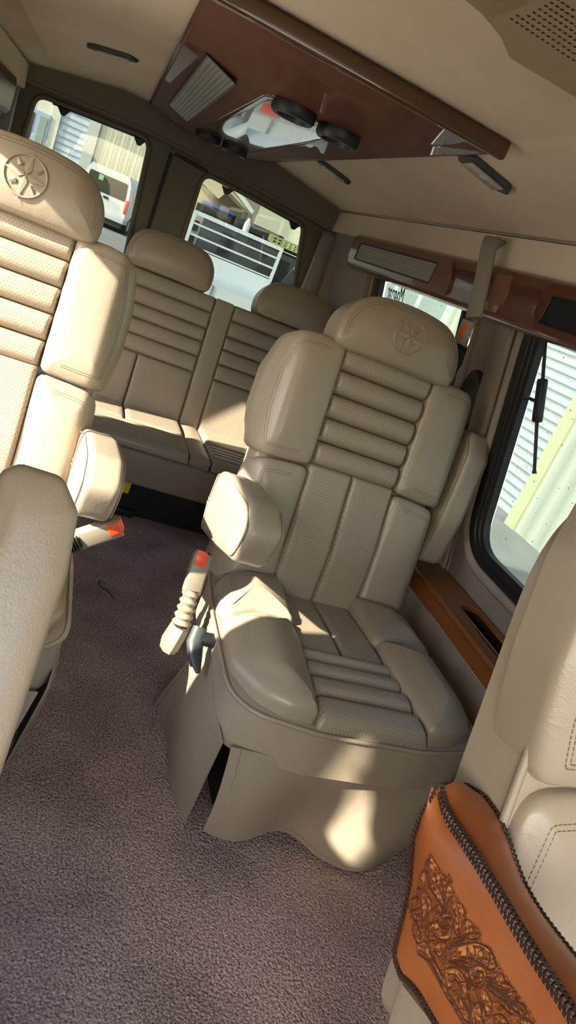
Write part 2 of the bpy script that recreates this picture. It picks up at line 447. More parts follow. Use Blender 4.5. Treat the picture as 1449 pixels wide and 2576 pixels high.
def armrest(parent, F, name='armrest', mt=None, t=.078):
    """F(a,b,w): a along the arm, b up, w sideways from the middle"""
    bm = B(); st = B(); lp = rpoly(ARM, .03)
    pillow(bm, lp, lambda a, b, w: F(a, b, w), 0, .018, .003, h=t/2, back=False)
    pillow(bm, lp, lambda a, b, w: F(a, b, -w), 0, .018, .003, h=t/2, back=False)
    bmesh.ops.remove_doubles(bm, verts=bm.verts[:], dist=.0006)
    o = new(name, bm, mt or M['leather'], parent)
    bm = B(); l2 = resamp(lp, .012)
    if area2(l2) < 0: l2.reverse()
    nn = offset_fn(l2)
    for sg in (1, -1):
        tube(bm, [F((p+n*.011).x, (p+n*.011).y, sg*(t/2-.0006)) for p, n in zip(l2, nn)], .0016, 6, closed=True)
        for off in (0, .012):
            ln = [F(.062-(.062+.255)*s, .545+off+(.628-.545)*s-.03*s*(1-s), sg*(t/2+.0018)) for s in [k/14 for k in range(15)]]
            tube(bm, ln, .0012, 6)
    new('seam_welt', bm, M['piping'], o)
    return o
def chair(name, label, loc, rz, s=-1, lift=0.0, bd=(0, .30, 1), bp=(0, -.20, .33), bl=.085, arm_in='down', arm_out='up', ax=.31, az=0, group=None, buckle=True, emblem=True, hr=True, gusset=False):
    """s=-1: aisle side on the left of the picture"""
    t = thing(name, label, 'seat', loc, rz, group)
    Lm, Pm, Th = M['leather'], M['perf'], M['thread']
    def FB(u, v, w): return V((u, v*SL-w*CL, .42+lift+v*CL+w*SL))
    def FS(u, y, w):
        return V((u, y, .375+lift+w-.10*max(0, -y-.44)**1.5))
    # ---- back
    back = B(); pillow(back, rpoly([(-.235, -.06), (.235, -.06), (.262, .2), (.262, .5), (.19, .615), (-.19, .615), (-.262, .5), (-.262, .2)], .05), lambda u, v, w: FB(u, v, w-.022), .10, .03, -.004)
    if gusset:
        back.free(); back = B(); gp = rpoly([(-.268, -.06), (.268, -.06), (.270, .2), (.270, .60, .16), (-.270, .60, .16), (-.270, .2)], .05, 10)
        pillow(back, gp, FB, .082, .008, -.002, h=.004)
    bo = new('backrest', back, Lm, t)
    if gusset:
        pb = B(); tube(pb, [FB(p.x*.998, p.y, .003) for p in resamp(gp, .012)], .0048, 8, closed=True); new('piping', pb, M['piping'], bo)
    bk = B(); pillow(bk, rpoly([(-.24, -.05), (.24, -.05), (.27, .2), (.265, .5), (.19, .63), (-.19, .63), (-.265, .5), (-.27, .2)], .06), lambda u, v, w: FB(u, v, -w-(.082 if gusset else .10)), .03 if not gusset else 0, .025, .01)
    new('back_shell', bk, Lm, bo)
    rows = B()
    v0 = .297
    for k in range(5):
        hw = .1255+.0018*k; top = v0+.0622
        rib(rows, [(-hw+.002, v0), (hw-.002, v0), (hw, top), (-hw, top)], FB, .014, .020, .021, .013); v0 = top
    new('ribbed_panel', rows, Pm, bo)
    ch = B()
    for sg in (-1, 1):
        rib(ch, [(0, -.07), (sg*.126, -.07), (sg*.1265, .300), (0, .300)], lambda u, v, w: FB(u, v, w+.012*math.exp(-((v-.10)/.1)**2)), .010, .016, .012, .014, nu=10, nv=24)
    new('channel_panel', ch, Pm, bo)
    for sg in (-1, 1):
        def FU(u, v, w): return FB(u, v, w-(0 if gusset else .060*max(0, (abs(u)-.235)/.06)**1.8))
        st = B(); bm = B()
        k_ = .945 if gusset else 1
        a = [(sg*.127, .292, .02), (sg*.131, .608, .02), (sg*.20, .612, .05), (sg*.276*k_, .602, .075), (sg*.300*k_, .50, .09), (sg*.302*k_, .40, .1), (sg*.295*k_, .34, .06), (sg*.283*k_, .284, .03), (sg*.20, .286, .05)]
        pillow(bm, rpoly(a, .03), FU, .05, .020, .008, h=.027, stitch=(.026, .031), stbm=st, stf=lambda u, v: abs(u) > .165)
        o = new('upper_bolster', bm, Lm, bo); new('stitching', st, Th, o)
        st = B(); bm = B()
        a = [(sg*.124, -.06, .01), (sg*.127, .287, .02), (sg*.20, .283, .05), (sg*.272*k_, .274, .05), (sg*.283*k_, .15, .05), (sg*.290*k_, -.0, .03), (sg*.285*k_, -.06, .02)]
        pillow(bm, rpoly(a, .03), FU, .05, .020, .008, h=.024, stitch=(.026, .032), stbm=st, stf=lambda u, v: abs(u) > .165 and v > -.03)
        o = new('lower_bolster', bm, Lm, bo); new('stitching', st, Th, o)
    if hr:
        bm = B(); st = B()
        a = [(-.160, .592), (-.06, .596), (.06, .596), (.160, .592), (.178, .613), (.174, .684), (.126, .740), (.045, .752), (-.045, .752), (-.126, .740), (-.174, .684), (-.178, .613)]
        FH = lambda u, v, w: FB(u, v, w-.45*u*u)
        pillow(bm, chaik(a, 3), FH, .055, .024, .010, h=.058, stitch=(.015, .022), stbm=st, stf=lambda u, v: v > .622)
        ho = new('headrest', bm, Lm, t); new('stitching', st, Th, ho)
        if emblem:
            bm = B(); star_emblem(bm, FH, 0, .672, .0685, .043)
            new('star_emblem', bm, Lm, ho, smooth=False)
    # ---- seat
    bm = B()
    base = rpoly([(-.300, -.51, .15), (-.12, -.545, .1), (.12, -.545, .1), (.300, -.51, .15), (.300, -.20, .05), (.285, .02, .05), (-.285, .02, .05), (-.300, -.20, .05)], .05, 10)
    pillow(bm, base, lambda u, y, w: FS(u, y, w), .108, .012, -.004, h=0)
    so = new('seat', bm, Lm, t)
    bm = B(); lp = resamp(base, .012)
    tube(bm, [FS(p.x*1.004, p.y*1.003, -.004) for p in lp], .0048, 8, closed=True)
    new('piping', bm, M['piping'], so)
    rows = B(); ys = (-.538, -.455, -.39, -.335, -.290)
    for y0, y1 in zip(ys, ys[1:]):
        hw0 = .128+.05*(y0+.538)*-.4; 
        rib(rows, [(-hw0, y0), (hw0, y0), (hw0-.004, y1), (-hw0+.004, y1)], FS, .006, .030, .020, .014)
    new('ribbed_panel', rows, Pm, so)
    ch = B()
    for sg in (-1, 1):
        rib(ch, [(0, -.290), (sg*.116, -.290), (sg*.108, .005), (0, .005)], lambda u, y, w: FS(u, y, w-.02*max(0, (y+.29)/.29)), .006, .026, .012, .012, nu=10, nv=20)
    new('channel_panel', ch, Pm, so)
    for sg in (-1, 1):
        def FT(u, y, w): return FS(u, y, w-.022*max(0, (abs(u)-.19)/.1)**2)
        bm = B(); st = B()
        a = [(sg*.131, -.525, .01), (sg*.112, -.30, .02), (sg*.118, -.205, .02), (sg*.20, -.20, .03), (sg*.287, -.225, .02), (sg*.293, -.40, .1), (sg*.255, -.485, .08), (sg*.19, -.52, .05)]
        pillow(bm, rpoly(a, .04), FT, .02, .030, .020, h=.048, stitch=(.032, .039), stbm=st, stf=lambda u, v: abs(u) > .15)
        o = new('front_bolster', bm, Lm, so); new('stitching', st, Th, o)
        bm = B(); st = B()
        a = [(sg*.108, -.215, .02), (sg*.104, -.005, .01), (sg*.22, -.01, .06), (sg*.284, -.06, .06), (sg*.291, -.16, .03), (sg*.286, -.222, .02), (sg*.20, -.200, .03)]
        pillow(bm, rpoly(a, .04), FT, .02, .028, .016, h=.048, stitch=(.030, .036), stbm=st, stf=lambda u, v: abs(u) > .17)
        o = new('rear_bolster', bm, Lm, so); new('stitching', st, Th, o)
    # ---- skirts and pedestal
    z0 = .275+lift
    bm = B(); slab(bm, (-.20, -.40, 0), (.20, -.02, z0-.004), .02); new('pedestal', bm, M['black'], t)
    G = []; nx = 30
    for i in range(14):
        f = i/13; row = []
        for j in range(nx+1):
            q = j/nx
            top = V((-.272+.545*q, -.522-.012*math.sin(math.pi*q), z0+.012-.006*q))
            zb = .066-.10*q*(q > .35)*(q-.35)/.65+(.02*max(0, q-.75)/.25)
            zb = max(.012, .062-.060*min(1, max(0, (q-.30)/.35))**1.3)
            bot = V((-.247+.468*q, -.505-.028*math.sin(3.0*math.pi*q+.4), zb))
            p = top.lerp(bot, f); p.y -= .016*math.sin(math.pi*f)*math.sin(2.2*math.pi*q+1); row.append(p)
        G.append(row)
    bm = B(); sheet(bm, G, .004); sk = new('front_skirt', bm, M['skirt'], t)
    st = B(); dashes(st, [p+V((0, -.0045, .010)) for p in G[-1]], .0045, .0025, .0008, False)
    dashes(st, [r[1]+V((.003, -.0045, 0)) for r in G], .0045, .0025, .0008, False); dashes(st, [r[-2]+V((-.003, -.0045, 0)) for r in G], .0045, .0025, .0008, False)
    new('stitching', st, Th, sk)
    bm = B(); tube(bm, G[-1], .0035, 6); new('hem', bm, M['piping'], sk)
    for sg in (-1, 1):
        G = []
        for i in range(14):
            f = i/13; row = []
            for j in range(19):
                q = j/18
                top = V((sg*(.287+.012*math.sin(math.pi*q)), -.515+.30*q, z0+.010+.06*q))
                bot = V((sg*(.262+.052*q), -.455+.37*q, .012))
                p = top.lerp(bot, f); p.x += sg*(.022*math.sin(math.pi*f)*math.sin(math.pi*q)+.01*math.sin(2*math.pi*q)*f); row.append(p)
            G.append(row)
        bm = B(); sheet(bm, G, .004*sg); sk = new('side_skirt', bm, M['skirt'], t)
        st = B(); o_ = V((sg*.0055, 0, 0))
        dashes(st, [p+o_+V((0, 0, .010)) for p in G[-1]], .0045, .0025, .0008, False); dashes(st, [r[-2]+o_ for r in G], .0045, .0025, .0008, False)
        new('stitching', st, Th, sk)
        bm = B(); tube(bm, G[-1], .0035, 6); tube(bm, [r[-1] for r in G], .0035, 6); new('hem', bm, M['piping'], sk)
    # ---- arms
    if arm_in == 'down':
        armrest(t, lambda a, b, w: V((s*ax+w, a-.03, b+lift+az)))
    if arm_out == 'up':
        def FU2(a, b, w):
            da, db = a-.05, b-.56
            ang = R(104); ca, sa = math.cos(ang), math.sin(ang)
            return V((-s*.318+w, .125-(-da*ca+db*sa)*1.0, .548+lift+(-da*sa-db*ca)))
        armrest(t, FU2, 'raised_armrest', t=.07)
    if buckle:
        short = bl < .05
        bx = s*.362
        bm = B(); d = V((bd[0]*s, bd[1], bd[2])).normalized()
        p0 = V((bx+bp[0]*s, bp[1], bp[2]+lift))
        if not short: tube(bm, [p0+V((s*.012, -.012, -.062)), p0+V((s*.010, -.010, -.045)), p0+V((0, 0, -.004)), p0], [.030, .037, .034, .027], 8, flat=.66)
        n = 26; pts = [p0+d*bl*k/n for k in range(n+1)]
        tube(bm, pts, [.0255+.0035*math.sin(k/n*math.pi*10)-.004*k/n for k in range(n+1)], 14, flat=.8)
        bo2 = new('buckle_boot', bm, M['black'] if short else M['buckle'], t)
        bm = B(); Mx = Matrix(((1, 0, 0), (0, d.z, d.y), (0, -d.y, d.z)))
        Mx = V((0, 0, 1)).rotation_difference(d).to_matrix()
        box(bm, p0+d*(bl+.037), (.042, .028, .098), Mx, .006)
        bb = new('seat_belt_buckle', bm, M['buckle'], t)
        bm = B(); box(bm, p0+d*(bl+.0855)+Mx @ V((-.004, 0, 0)), (.026, .022, .006), Mx, .002)
        box(bm, p0+d*(bl+.071)+Mx @ V((-.004, -.0150, 0)), (.026, .003, .026), Mx, .001)
        new('release_button', bm, M['red'], bb, label='orange red release button')
        bm = B(); box(bm, p0+d*(bl+.0855)+Mx @ V((.014, 0, 0)), (.006, .020, .0055), Mx, .001); new('tongue_slot', bm, M['black'], bb)
        if not short:
            bm = B(); tube(bm, [V((s*.290, -.275, .352+lift)), V((s*.335, -.275, .352+lift))], [.017, .015], 14)
            lv = new('recline_knob', bm, M['black'], t)
            bm = B(); tube(bm, [V((s*.338, -.265, .372+lift)), V((s*.343, -.285, .345+lift)), V((s*.338, -.315, .325+lift)), V((s*.330, -.345, .312+lift))], [.016, .019, .015, .005], 10, flat=.6)
            new('recline_lever', bm, M['lampf'], t)
    return t
chair('captain_chair', 'whole taupe leather seat with skirt in the centre, beside the wooden ledge', (.767, 1.532, 0), R(-.6), -1, 0, group=None)
chair('captain_chair', 'sunlit taupe leather seat cut off by the left photo edge, red buckle at its side', (-.165, 1.60, 0), R(1.5), 1, 0, ax=.292, az=-.022, arm_out=None, bd=(.8, 0, .6), bp=(-.095, -.285, .468), bl=.03)
chair('front_seat', 'grey taupe leather seat cut off at right, beside the tooled tan armrest cover', (.775, .365, 0), 0, -1, .10, arm_in=None, arm_out=None, buckle=False, emblem=False, gusset=True)
FL = chair('front_seat', 'out of focus leather seat at far left edge with raised pale armrest', (-.262, .33, 0), 0, 1, .10, arm_in=None, arm_out=None, buckle=False, emblem=False)

FL.scale = (.70, 1, 1)
# raised armrest of the near left seat
TOPZ = at(100, 1185, 1, .45).z
def lp3(px, py):
    # point of the armrest's front face (leaning plane through y=.45 at the top)
    n = V((0, 1, -.50)); p0 = V((0, .45, TOPZ)); d = ray(px, py)
    return EYE+d*((p0-EYE).dot(n)/d.dot(n))
org = lp3(95, 1250); ex = V((1, 0, 0)); ey = V((0, .50, 1)).normalized(); ez = ex.cross(ey)
if ez.y > 0: ez = -ez
poly = [lp3(*p) for p in ((2, 1180), (50, 1160), (162, 1196), (202, 1290), (172, 1450), (-60, 2150), (-360, 2150), (-190, 1700))]
lp = [((p-org).dot(ex), (p-org).dot(ey)) for p in poly]
bm = B(); st = B()
pillow(bm, rpoly([(*lp[0], .006), (*lp[1], .012), (*lp[2], .012), (*lp[3], .012), (*lp[4], .05), (*lp[5], .02), (*lp[6], .02), (*lp[7], .03)], .01, 12), lambda u, v, w: org+ex*u+ey*v+ez*(w-.012), .06, .013, .002, .0035, h=.012)
bm.transform(Matrix.Diagonal((1/.70, 1, 1, 1)) @ Matrix.Translation(-FL.location))
ao = new('raised_armrest', bm, M['leather'], FL)

# ------------------------------------------------------------------ tooled leather armrest cover, near right
def crop(x, y): return (949+x/2.898, 1900+y/2.898)
Apx = [(450, 235), (320, 450), (272, 600), (247, 930), (205, 1150), (140, 1400), (130, 1470), (170, 1600), (250, 1665), (312, 1745), (372, 1855), (432, 1955), (520, 2120), (640, 2350)]
Bpx = [(455, 250), (497, 400), (560, 510), (620, 595), (690, 705), (760, 810), (830, 930), (900, 1040), (970, 1165), (1040, 1285), (1180, 1510), (1330, 1740), (1445, 1925), (1640, 2240)]
Cpx = [(640, 212), (770, 290), (850, 395), (905, 500), (965, 640), (1010, 780), (1060, 920), (1130, 1050), (1200, 1160), (1290, 1280), (1380, 1395), (1500, 1540), (1640, 1700), (1850, 1960)]
def poly3(px, x, n=40):
    pts = [at(*crop(*p), 0, x) for p in px]
    return resamp(pts, sum((b-a).length for a, b in zip(pts, pts[1:]))/n, False)[:n+1]
NA = 44
A3, B3, C3 = poly3(Apx, .432, NA), poly3(Bpx, .445, NA), poly3(Cpx, .502, NA)
n = min(len(A3), len(B3), len(C3)); A3, B3, C3 = A3[:n], B3[:n], C3[:n]
TA = thing('tooled_armrest_cover', 'tan tooled leather armrest with carved scrolls and dark laced edges', 'armrest', tuple(A3[6]))
TI = Matrix.Translation(-TA.location)
side = []
for k in range(13):
    f = k/12
    side.append([a.lerp(b, f)+V((-.010*math.sin(math.pi*f), 0, 0)) for a, b in zip(A3, B3)])
bm = B(); loft(bm, side)
SIDE_BM = bm.copy(); BV = BVHTree.FromBMesh(SIDE_BM)
bmesh.ops.remove_doubles(bm, verts=bm.verts[:], dist=.0003)
bm.transform(TI); so = new('carved_side_panel', bm, M['tan'], TA)
bm = B(); tops = []
for k in range(9):
    f = k/8
    tops.append([b.lerp(c, f)+V((0, 0, .008*math.sin(math.pi*f))) for b, c in zip(B3, C3)])
tops.append([c+V((.006, 0, -.03)) for c in C3]); tops.append([(c+V((.0, 0, -.03))).lerp(a, .6) for c, a in zip(C3, A3)])
tops.append([a+V((.0, 0, .0)) for a in A3])
loft(bm, tops); bm.transform(TI); new('top_panel', bm, M['tan_top'], TA)
# lacing: short crossing strands wound along each seam
def lacing(name, path, r, step, mt, side=V((-1, 0, 0))):
    bm = B(); pts = resamp(path, step, False)
    for i, (a, b) in enumerate(zip(pts, pts[1:])):
        t = (b-a).normalized(); s = t.cross(side).normalized(); o_ = side.cross(s)
        for q in (-1, 1):
            c = [a+s*(-r*q)+side*(-.2*r), a.lerp(b, .6)+side*(r*.75), b+t*step*.5+s*(r*q)+side*(-.2*r)]
            tube(bm, c, [r*.34, r*.46, r*.34], 6)
    bm.transform(TI); return new(name, bm, mt, TA)
lacing('lacing', [p+V((-.0015, 0, .0012)) for p in B3], .0050, .0049, M['lace'], V((-.7, -.2, .7)).normalized())
lacing('lacing', [p+V((-.001, 0, 0)) for p in A3], .0030, .0050, M['lace'], V((-.8, .6, 0)).normalized())
lacing('lacing', [p+V((.001, 0, .0005)) for p in C3], .0022, .0050, M['lace'], V((.5, 0, .85)).normalized())
def hit(x, y, off=.0):
    px = crop(x, y); d = ray(*px); loc, nrm, idx, dist = BV.ray_cast(EYE, d)
    if loc is None: return None
    if nrm.dot(d) > 0: nrm = -nrm
    return loc+nrm*off
def smooth_path(pts, n=6):
    out = []
    P = [V((*p, 0)) for p in pts]
    for i in range(len(P)-1):
        p0, p1, p2, p3 = P[max(i-1, 0)], P[i], P[i+1], P[min(i+2, len(P)-1)]
        for k in range(n):
            t = k/n
            out.append(.5*((2*p1)+(-p0+p2)*t+(2*p0-5*p1+4*p2-p3)*t*t+(-p0+3*p1-3*p2+p3)*t**3))
    out.append(P[-1]); return out
grooves, leaves, ridges = B(), B(), B()
def groove(pts, r=.00075, bm=None, off=.0002):
    q = [hit(p.x, p.y, off) for p in smooth_path(pts)]
    q = [p for p in q if p]
    if len(q) > 1:
        m_ = len(q)
        tube(bm or grooves, q, [r*(.45+.55*math.sin(math.pi*min(1, max(0, (i+.5)/m_)))) for i in range(m_)], 6)
def leaf(pts, rise=.0030, ribs=True):
    sp = smooth_path(pts+[pts[0]], 5)[:-1]
    c = sum(sp, V((0, 0, 0)))/len(sp)
    rings = []
    for f, h in ((1, .0003), (.86, rise*.8), (.6, rise), (.3, rise*.8)):
        r_ = [hit(*(c+(p-c)*f)[:2], h) for p in sp]
        if any(x is None for x in r_): return
        rings.append([leaves.verts.new(x) for x in r_])
    cc = leaves.verts.new(hit(c.x, c.y, rise*.6)); N = len(sp)
    for a, b in zip(rings, rings[1:]):
        for i in range(N): leaves.faces.new((a[i-1], a[i], b[i], b[i-1]))
    for i in range(N): leaves.faces.new((rings[-1][i-1], rings[-1][i], cc))
    groove(pts+[pts[0]], .0009)
    if ribs:
        c2 = [(c.x, c.y)]
        for k in range(1, len(pts), 2):
            e = pts[k]; m1 = (c.x+(e[0]-c.x)*.45+(e[1]-c.y)*.10, c.y+(e[1]-c.y)*.45-(e[0]-c.x)*.10)
            groove([(c.x+(e[0]-c.x)*.12, c.y+(e[1]-c.y)*.12), m1, (c.x+(e[0]-c.x)*.82, c.y+(e[1]-c.y)*.82)], .00045, off=.0026)
L_ = [
 [(392, 725), (428, 790), (470, 860), (500, 905), (505, 985), (480, 1040), (500, 1130), (470, 1110), (430, 1030), (395, 990), (372, 920), (375, 850)],
 [(345, 830), (360, 900), (352, 980), (392, 1050), (398, 1110), (370, 1170), (335, 1210), (325, 1120), (322, 1040), (335, 960), (318, 900)],
 [(520, 930), (552, 985), (550, 1030), (520, 1080), (512, 1150), (496, 1090), (500, 1010)],
 [(560, 1060), (610, 1085), (636, 1140), (632, 1210), (605, 1270), (580, 1310), (560, 1240), (575, 1170), (545, 1120)],
 [(420, 1190), (470, 1215), (470, 1270), (500, 1310), (545, 1250), (540, 1330), (490, 1350), (430, 1330), (400, 1280), (372, 1330), (358, 1300), (385, 1230)],
 [(668, 1195), (695, 1230), (700, 1280), (745, 1300), (740, 1340), (690, 1345), (640, 1335), (590, 1350), (540, 1410), (500, 1480), (498, 1440), (540, 1370), (600, 1310), (645, 1250), (640, 1210)],
 [(300, 1380), (340, 1360), (375, 1400), (400, 1470), (440, 1540), (480, 1620), (470, 1660), (420, 1570), (370, 1490), (300, 1440)],
 [(420, 1375), (480, 1365), (510, 1400), (480, 1440), (455, 1470), (425, 1440), (412, 1405)],
 [(560, 1400), (640, 1375), (730, 1370), (800, 1400), (845, 1460), (870, 1540), (850, 1570), (800, 1560), (720, 1500), (640, 1480), (570, 1500), (520, 1490)],
 [(505, 1560), (570, 1550), (620, 1590), (650, 1660), (655, 1740), (630, 1780), (612, 1740), (600, 1670), (560, 1640), (540, 1700), (510, 1690), (498, 1620)],
 [(880, 1600), (915, 1595), (935, 1650), (980, 1690), (960, 1720), (910, 1720), (850, 1690), (800, 1650), (800, 1620), (850, 1640)],
 [(980, 1725), (1010, 1730), (1020, 1790), (1070, 1830), (1095, 1890), (1050, 1900), (1000, 1860), (930, 1800), (850, 1740), (800, 1690), (830, 1690), (910, 1740)],
 [(760, 1700), (800, 1730), (835, 1810), (835, 1890), (800, 1900), (780, 1830), (755, 1770)],
 [(560, 1720), (600, 1760), (640, 1830), (690, 1940), (650, 1940), (600, 1860), (555, 1780)],
 [(700, 1850), (740, 1800), (770, 1850), (770, 1920), (790, 1990), (730, 2000), (690, 1940)],
 [(255, 1170), (290, 1160), (318, 1190), (290, 1215), (270, 1200)],
 [(262, 1250), (290, 1230), (312, 1290), (322, 1350), (300, 1372), (276, 1330)],
]
L_ += [
 [(340, 1120), (365, 1150), (350, 1200), (330, 1260), (322, 1230), (330, 1170)], [(560, 1340), (600, 1330), (640, 1345), (600, 1365), (560, 1385)],
 [(440, 1060), (470, 1080), (490, 1120), (470, 1150), (440, 1120)], [(660, 1570), (640, 1600), (660, 1650), (672, 1700), (690, 1690), (680, 1620)],
 [(850, 1900), (900, 1890), (940, 1930), (960, 2000), (900, 2010), (860, 1960)], [(900, 1760), (960, 1800), (1000, 1870), (980, 1890), (930, 1850), (890, 1800)],
 [(470, 1660), (500, 1700), (540, 1770), (560, 1830), (520, 1780), (480, 1710)], [(1040, 1920), (1100, 1930), (1150, 1990), (1120, 2040), (1060, 2000)],
 [(350, 780), (368, 760), (380, 800), (372, 860), (355, 840)], [(520, 860), (540, 900), (545, 930), (520, 910)], [(640, 1760), (665, 1790), (690, 1860), (680, 1890), (655, 1830)],
]
matt = B()
mo = [(392, 700), (440, 790), (512, 880), (565, 985), (600, 1050), (655, 1130), (650, 1190), (710, 1220), (765, 1300), (760, 1360), (830, 1395), (895, 1530), (935, 1590), (1000, 1690), (1035, 1740), (1120, 1870), (1180, 1990), (1160, 2060), (900, 2060), (700, 2050), (620, 1960), (520, 1790), (430, 1620), (330, 1470), (285, 1430), (285, 1380), (250, 1300), (240, 1170), (225, 1100), (240, 1050), (290, 960), (310, 860), (350, 790)]
sp_ = [(p.x, p.y) for p in smooth_path(mo+[mo[0]], 4)[:-1]]
def inside(x, y):
    c = False
    for (x1, y1), (x2, y2) in zip(sp_, sp_[1:]+sp_[:1]):
        if (y1 > y) != (y2 > y) and x < (x2-x1)*(y-y1)/(y2-y1)+x1: c = not c
    return c
gv = {}
def gvx(i, j):
    if (i, j) not in gv:
        q = hit(i*7, j*7, .00035); gv[i, j] = matt.verts.new(q) if q else None
    return gv[i, j]
for i in range(28, 172):
    for j in range(96, 300):
        if inside(i*7+3.5, j*7+3.5):
            q = [gvx(i, j), gvx(i+1, j), gvx(i+1, j+1), gvx(i, j+1)]
            if all(q): matt.faces.new(q)
for p in L_: leaf(p)
def spiral(cx, cy, r0, r1, turns, ph, sq=1.15):
    n = int(turns*14)
    return [(cx+(r0+(r1-r0)*k/n)*math.cos(ph+2*math.pi*turns*k/n), cy+sq*(r0+(r1-r0)*k/n)*math.sin(ph+2*math.pi*turns*k/n)) for k in range(n+1)]
for cx, cy, r1 in ((505, 1212, 46), (735, 1612, 62)):
    leaf([(cx+r1*1.05*math.cos(a), cy+r1*1.3*math.sin(a)) for a in [2*math.pi*k/12 for k in range(12)]], .003)
    groove(spiral(cx, cy, 10, r1, 1.6, .5), .0009, off=.0032)
    groove(spiral(cx, cy, 4, 12, 1, 0), .0010, off=.0032)
for g in [[(385, 760), (380, 860), (392, 960), (440, 1060), (500, 1150)], [(425, 830), (430, 920), (465, 1010), (500, 1140)], [(470, 890), (478, 960), (500, 1060)],
          [(580, 1100), (600, 1160), (590, 1240)], [(560, 1110), (572, 1190), (560, 1290)], [(345, 1040), (375, 1100), (350, 1160)], [(660, 1220), (668, 1290), (600, 1340), (520, 1440), (490, 1560)],
          [(310, 1420), (380, 1480), (440, 1590), (500, 1700), (600, 1860), (700, 2010)], [(290, 1450), (360, 1500), (420, 1600), (480, 1710), (570, 1860), (650, 2000)],
          [(640, 1500), (660, 1450), (650, 1400)], [(690, 1520), (715, 1460), (705, 1390)], [(740, 1540), (775, 1480), (765, 1400)], [(790, 1560), (825, 1510), (815, 1430)],
          [(820, 1640), (880, 1680), (950, 1700)], [(840, 1700), (930, 1770), (1040, 1860)], [(870, 1700), (960, 1770), (1060, 1850)], [(520, 1600), (560, 1600), (600, 1640), (625, 1740)],
          [(720, 1720), (740, 1790), (760, 1880), (765, 1980)], [(390, 1240), (430, 1210), (460, 1260)], [(400, 1130), (450, 1090), (480, 1110)], [(410, 1110), (440, 1150), (490, 1160)],
          [(300, 1020), (320, 980), (300, 970), (290, 1000)], [(240, 1060), (290, 1040), (320, 1060)], [(235, 1150), (270, 1130), (320, 1110)], [(1000, 1760), (1030, 1830), (1080, 1880)],
          [(360, 1420), (380, 1360), (430, 1350)], [(560, 1530), (640, 1540), (700, 1560)], [(540, 1520), (600, 1505), (690, 1530)], [(700, 1680), (660, 1720), (680, 1790), (720, 1830)]]: groove(g)
for k in range(9):
    a = k/8; groove([(520+20*a*6, 1525+4*k), (530+120*a, 1505+6*k), (540+120*a, 1530+7*k)], .0008)
for bm_, nm, mt in ((grooves, 'carved_lines', M['carve']), (leaves, 'carved_leaves', M['leaf']), (matt, 'stained_background', M['matting'])):
    bm_.transform(TI); new(nm, bm_, mt, so)
ridges.free()
# grey leather base under the cover
bm = B(); p = [at(1010, 2475, 0, .452), at(1100, 2590, 0, .452), at(1180, 2720, 0, .452), at(1050, 2800, 0, .452), at(990, 2620, 0, .452)]
prism(bm, p, (.05, 0, 0)); bm.transform(TI); new('armrest_core', bm, M['leather'], TA, label='grey leather core below the tan cover')
# ------------------------------------------------------------------ the van's shell
def RW(y, z, off=0.0): return V((1.2-(z-.6)*.237-off, y, z))
def LW(y, z, off=0.0): p = RW(y, z, off); return V((.58-p.x, p.y, p.z))
def rrect(a0, a1, b0, b1, r): return [tuple(p) for p in rpoly([(a0, b0), (a1, b0), (a1, b1), (a0, b1)], r, 8)]
W1 = (.12, 1.545, .652, 1.26); W2 = (1.98, 2.70, .66, 1.26)
bm = B(); slab(bm, (-.70, -1.35, -.03), (1.28, 3.62, 0)); struct('floor', bm, M['carpet'])
def side_wall(name, F, sx, holes, y0=-1.35):
    bm = B()
    plate(bm, [(y0, .45), (3.60, .45), (3.60, 1.455), (y0, 1.455)], holes, F, ext=(.012*sx, 0, 0))
    return struct(name, bm, M['wallv'])
wr = side_wall('wall_right', RW, 1, [rrect(W1[0]-.04, W1[1]+.04, W1[2]-.025, W1[3]+.03, .10), rrect(W2[0]-.03, W2[1]+.035, W2[2]-.03, W2[3]+.03, .08)])
wl = side_wall('wall_left', LW, -1, [rrect(*q) for q in SUN_OPENINGS])
for nm, x0, x1 in (('wall_right_lower', 1.115, 1.20), ('wall_left_lower', -.62, -.535)):
    bm = B(); slab(bm, (x0, -1.35, .0), (x1, 3.55, .46)); struct(nm, bm, M['wallv'])
bm = B(); slab(bm, (-.62, -1.40, 0), (1.2, -1.33, .80)); struct('wall_front', bm, M['darkv'])
def window(n, F, W, r, gm, sx, frame=True):
    bm = B(); lp = rrect(W[0]-.015, W[1]+.015, W[2]-.015, W[3]+.015, r)
    plate(bm, lp, [], lambda y, z: F(y, z, -.022*1), ext=(.004*sx, 0, 0))
    g = struct('window_%d' % n, bm, gm)
    if frame:
        bm = B(); plate(bm, rrect(W[0]-.07, W[1]+.075, W[2]-.05, W[3]+.05, r+.05), [rrect(W[0], W[1], W[2], W[3], r)], lambda y, z: F(y, z, .012), ext=(.022*sx, 0, 0))
        new('window_rubber', bm, M['rubber'], g, False)
        for d in (.018, .04):
            bm = B(); tube(bm, [F(p[0], p[1], .013) for p in rrect(W[0]-d, W[1]+d, W[2]-d*.8, W[3]+d, r+d*.7)], .004, 6, closed=True)
            new('rubber_bead', bm, M['black'], g)
        bm = B(); tube(bm, [F(p[0], p[1], .004) for p in rrect(W[0]-.088, W[1]+.093, W[2]-.066, W[3]+.05, r+.06)], .017, 10, closed=True, flat=.9)
        new('window_surround', bm, M['wallv'], g)
    return g
w1 = window(1, RW, W1, .085, M['gl_s'], 1); w2 = window(2, RW, W2, .06, M['gl_s'], 1)
for k_, q in enumerate(SUN_OPENINGS): window(3+k_, LW, q[:4], q[4], M['gl_l'], -1, False)  # panes of the added openings that shape the sunlight
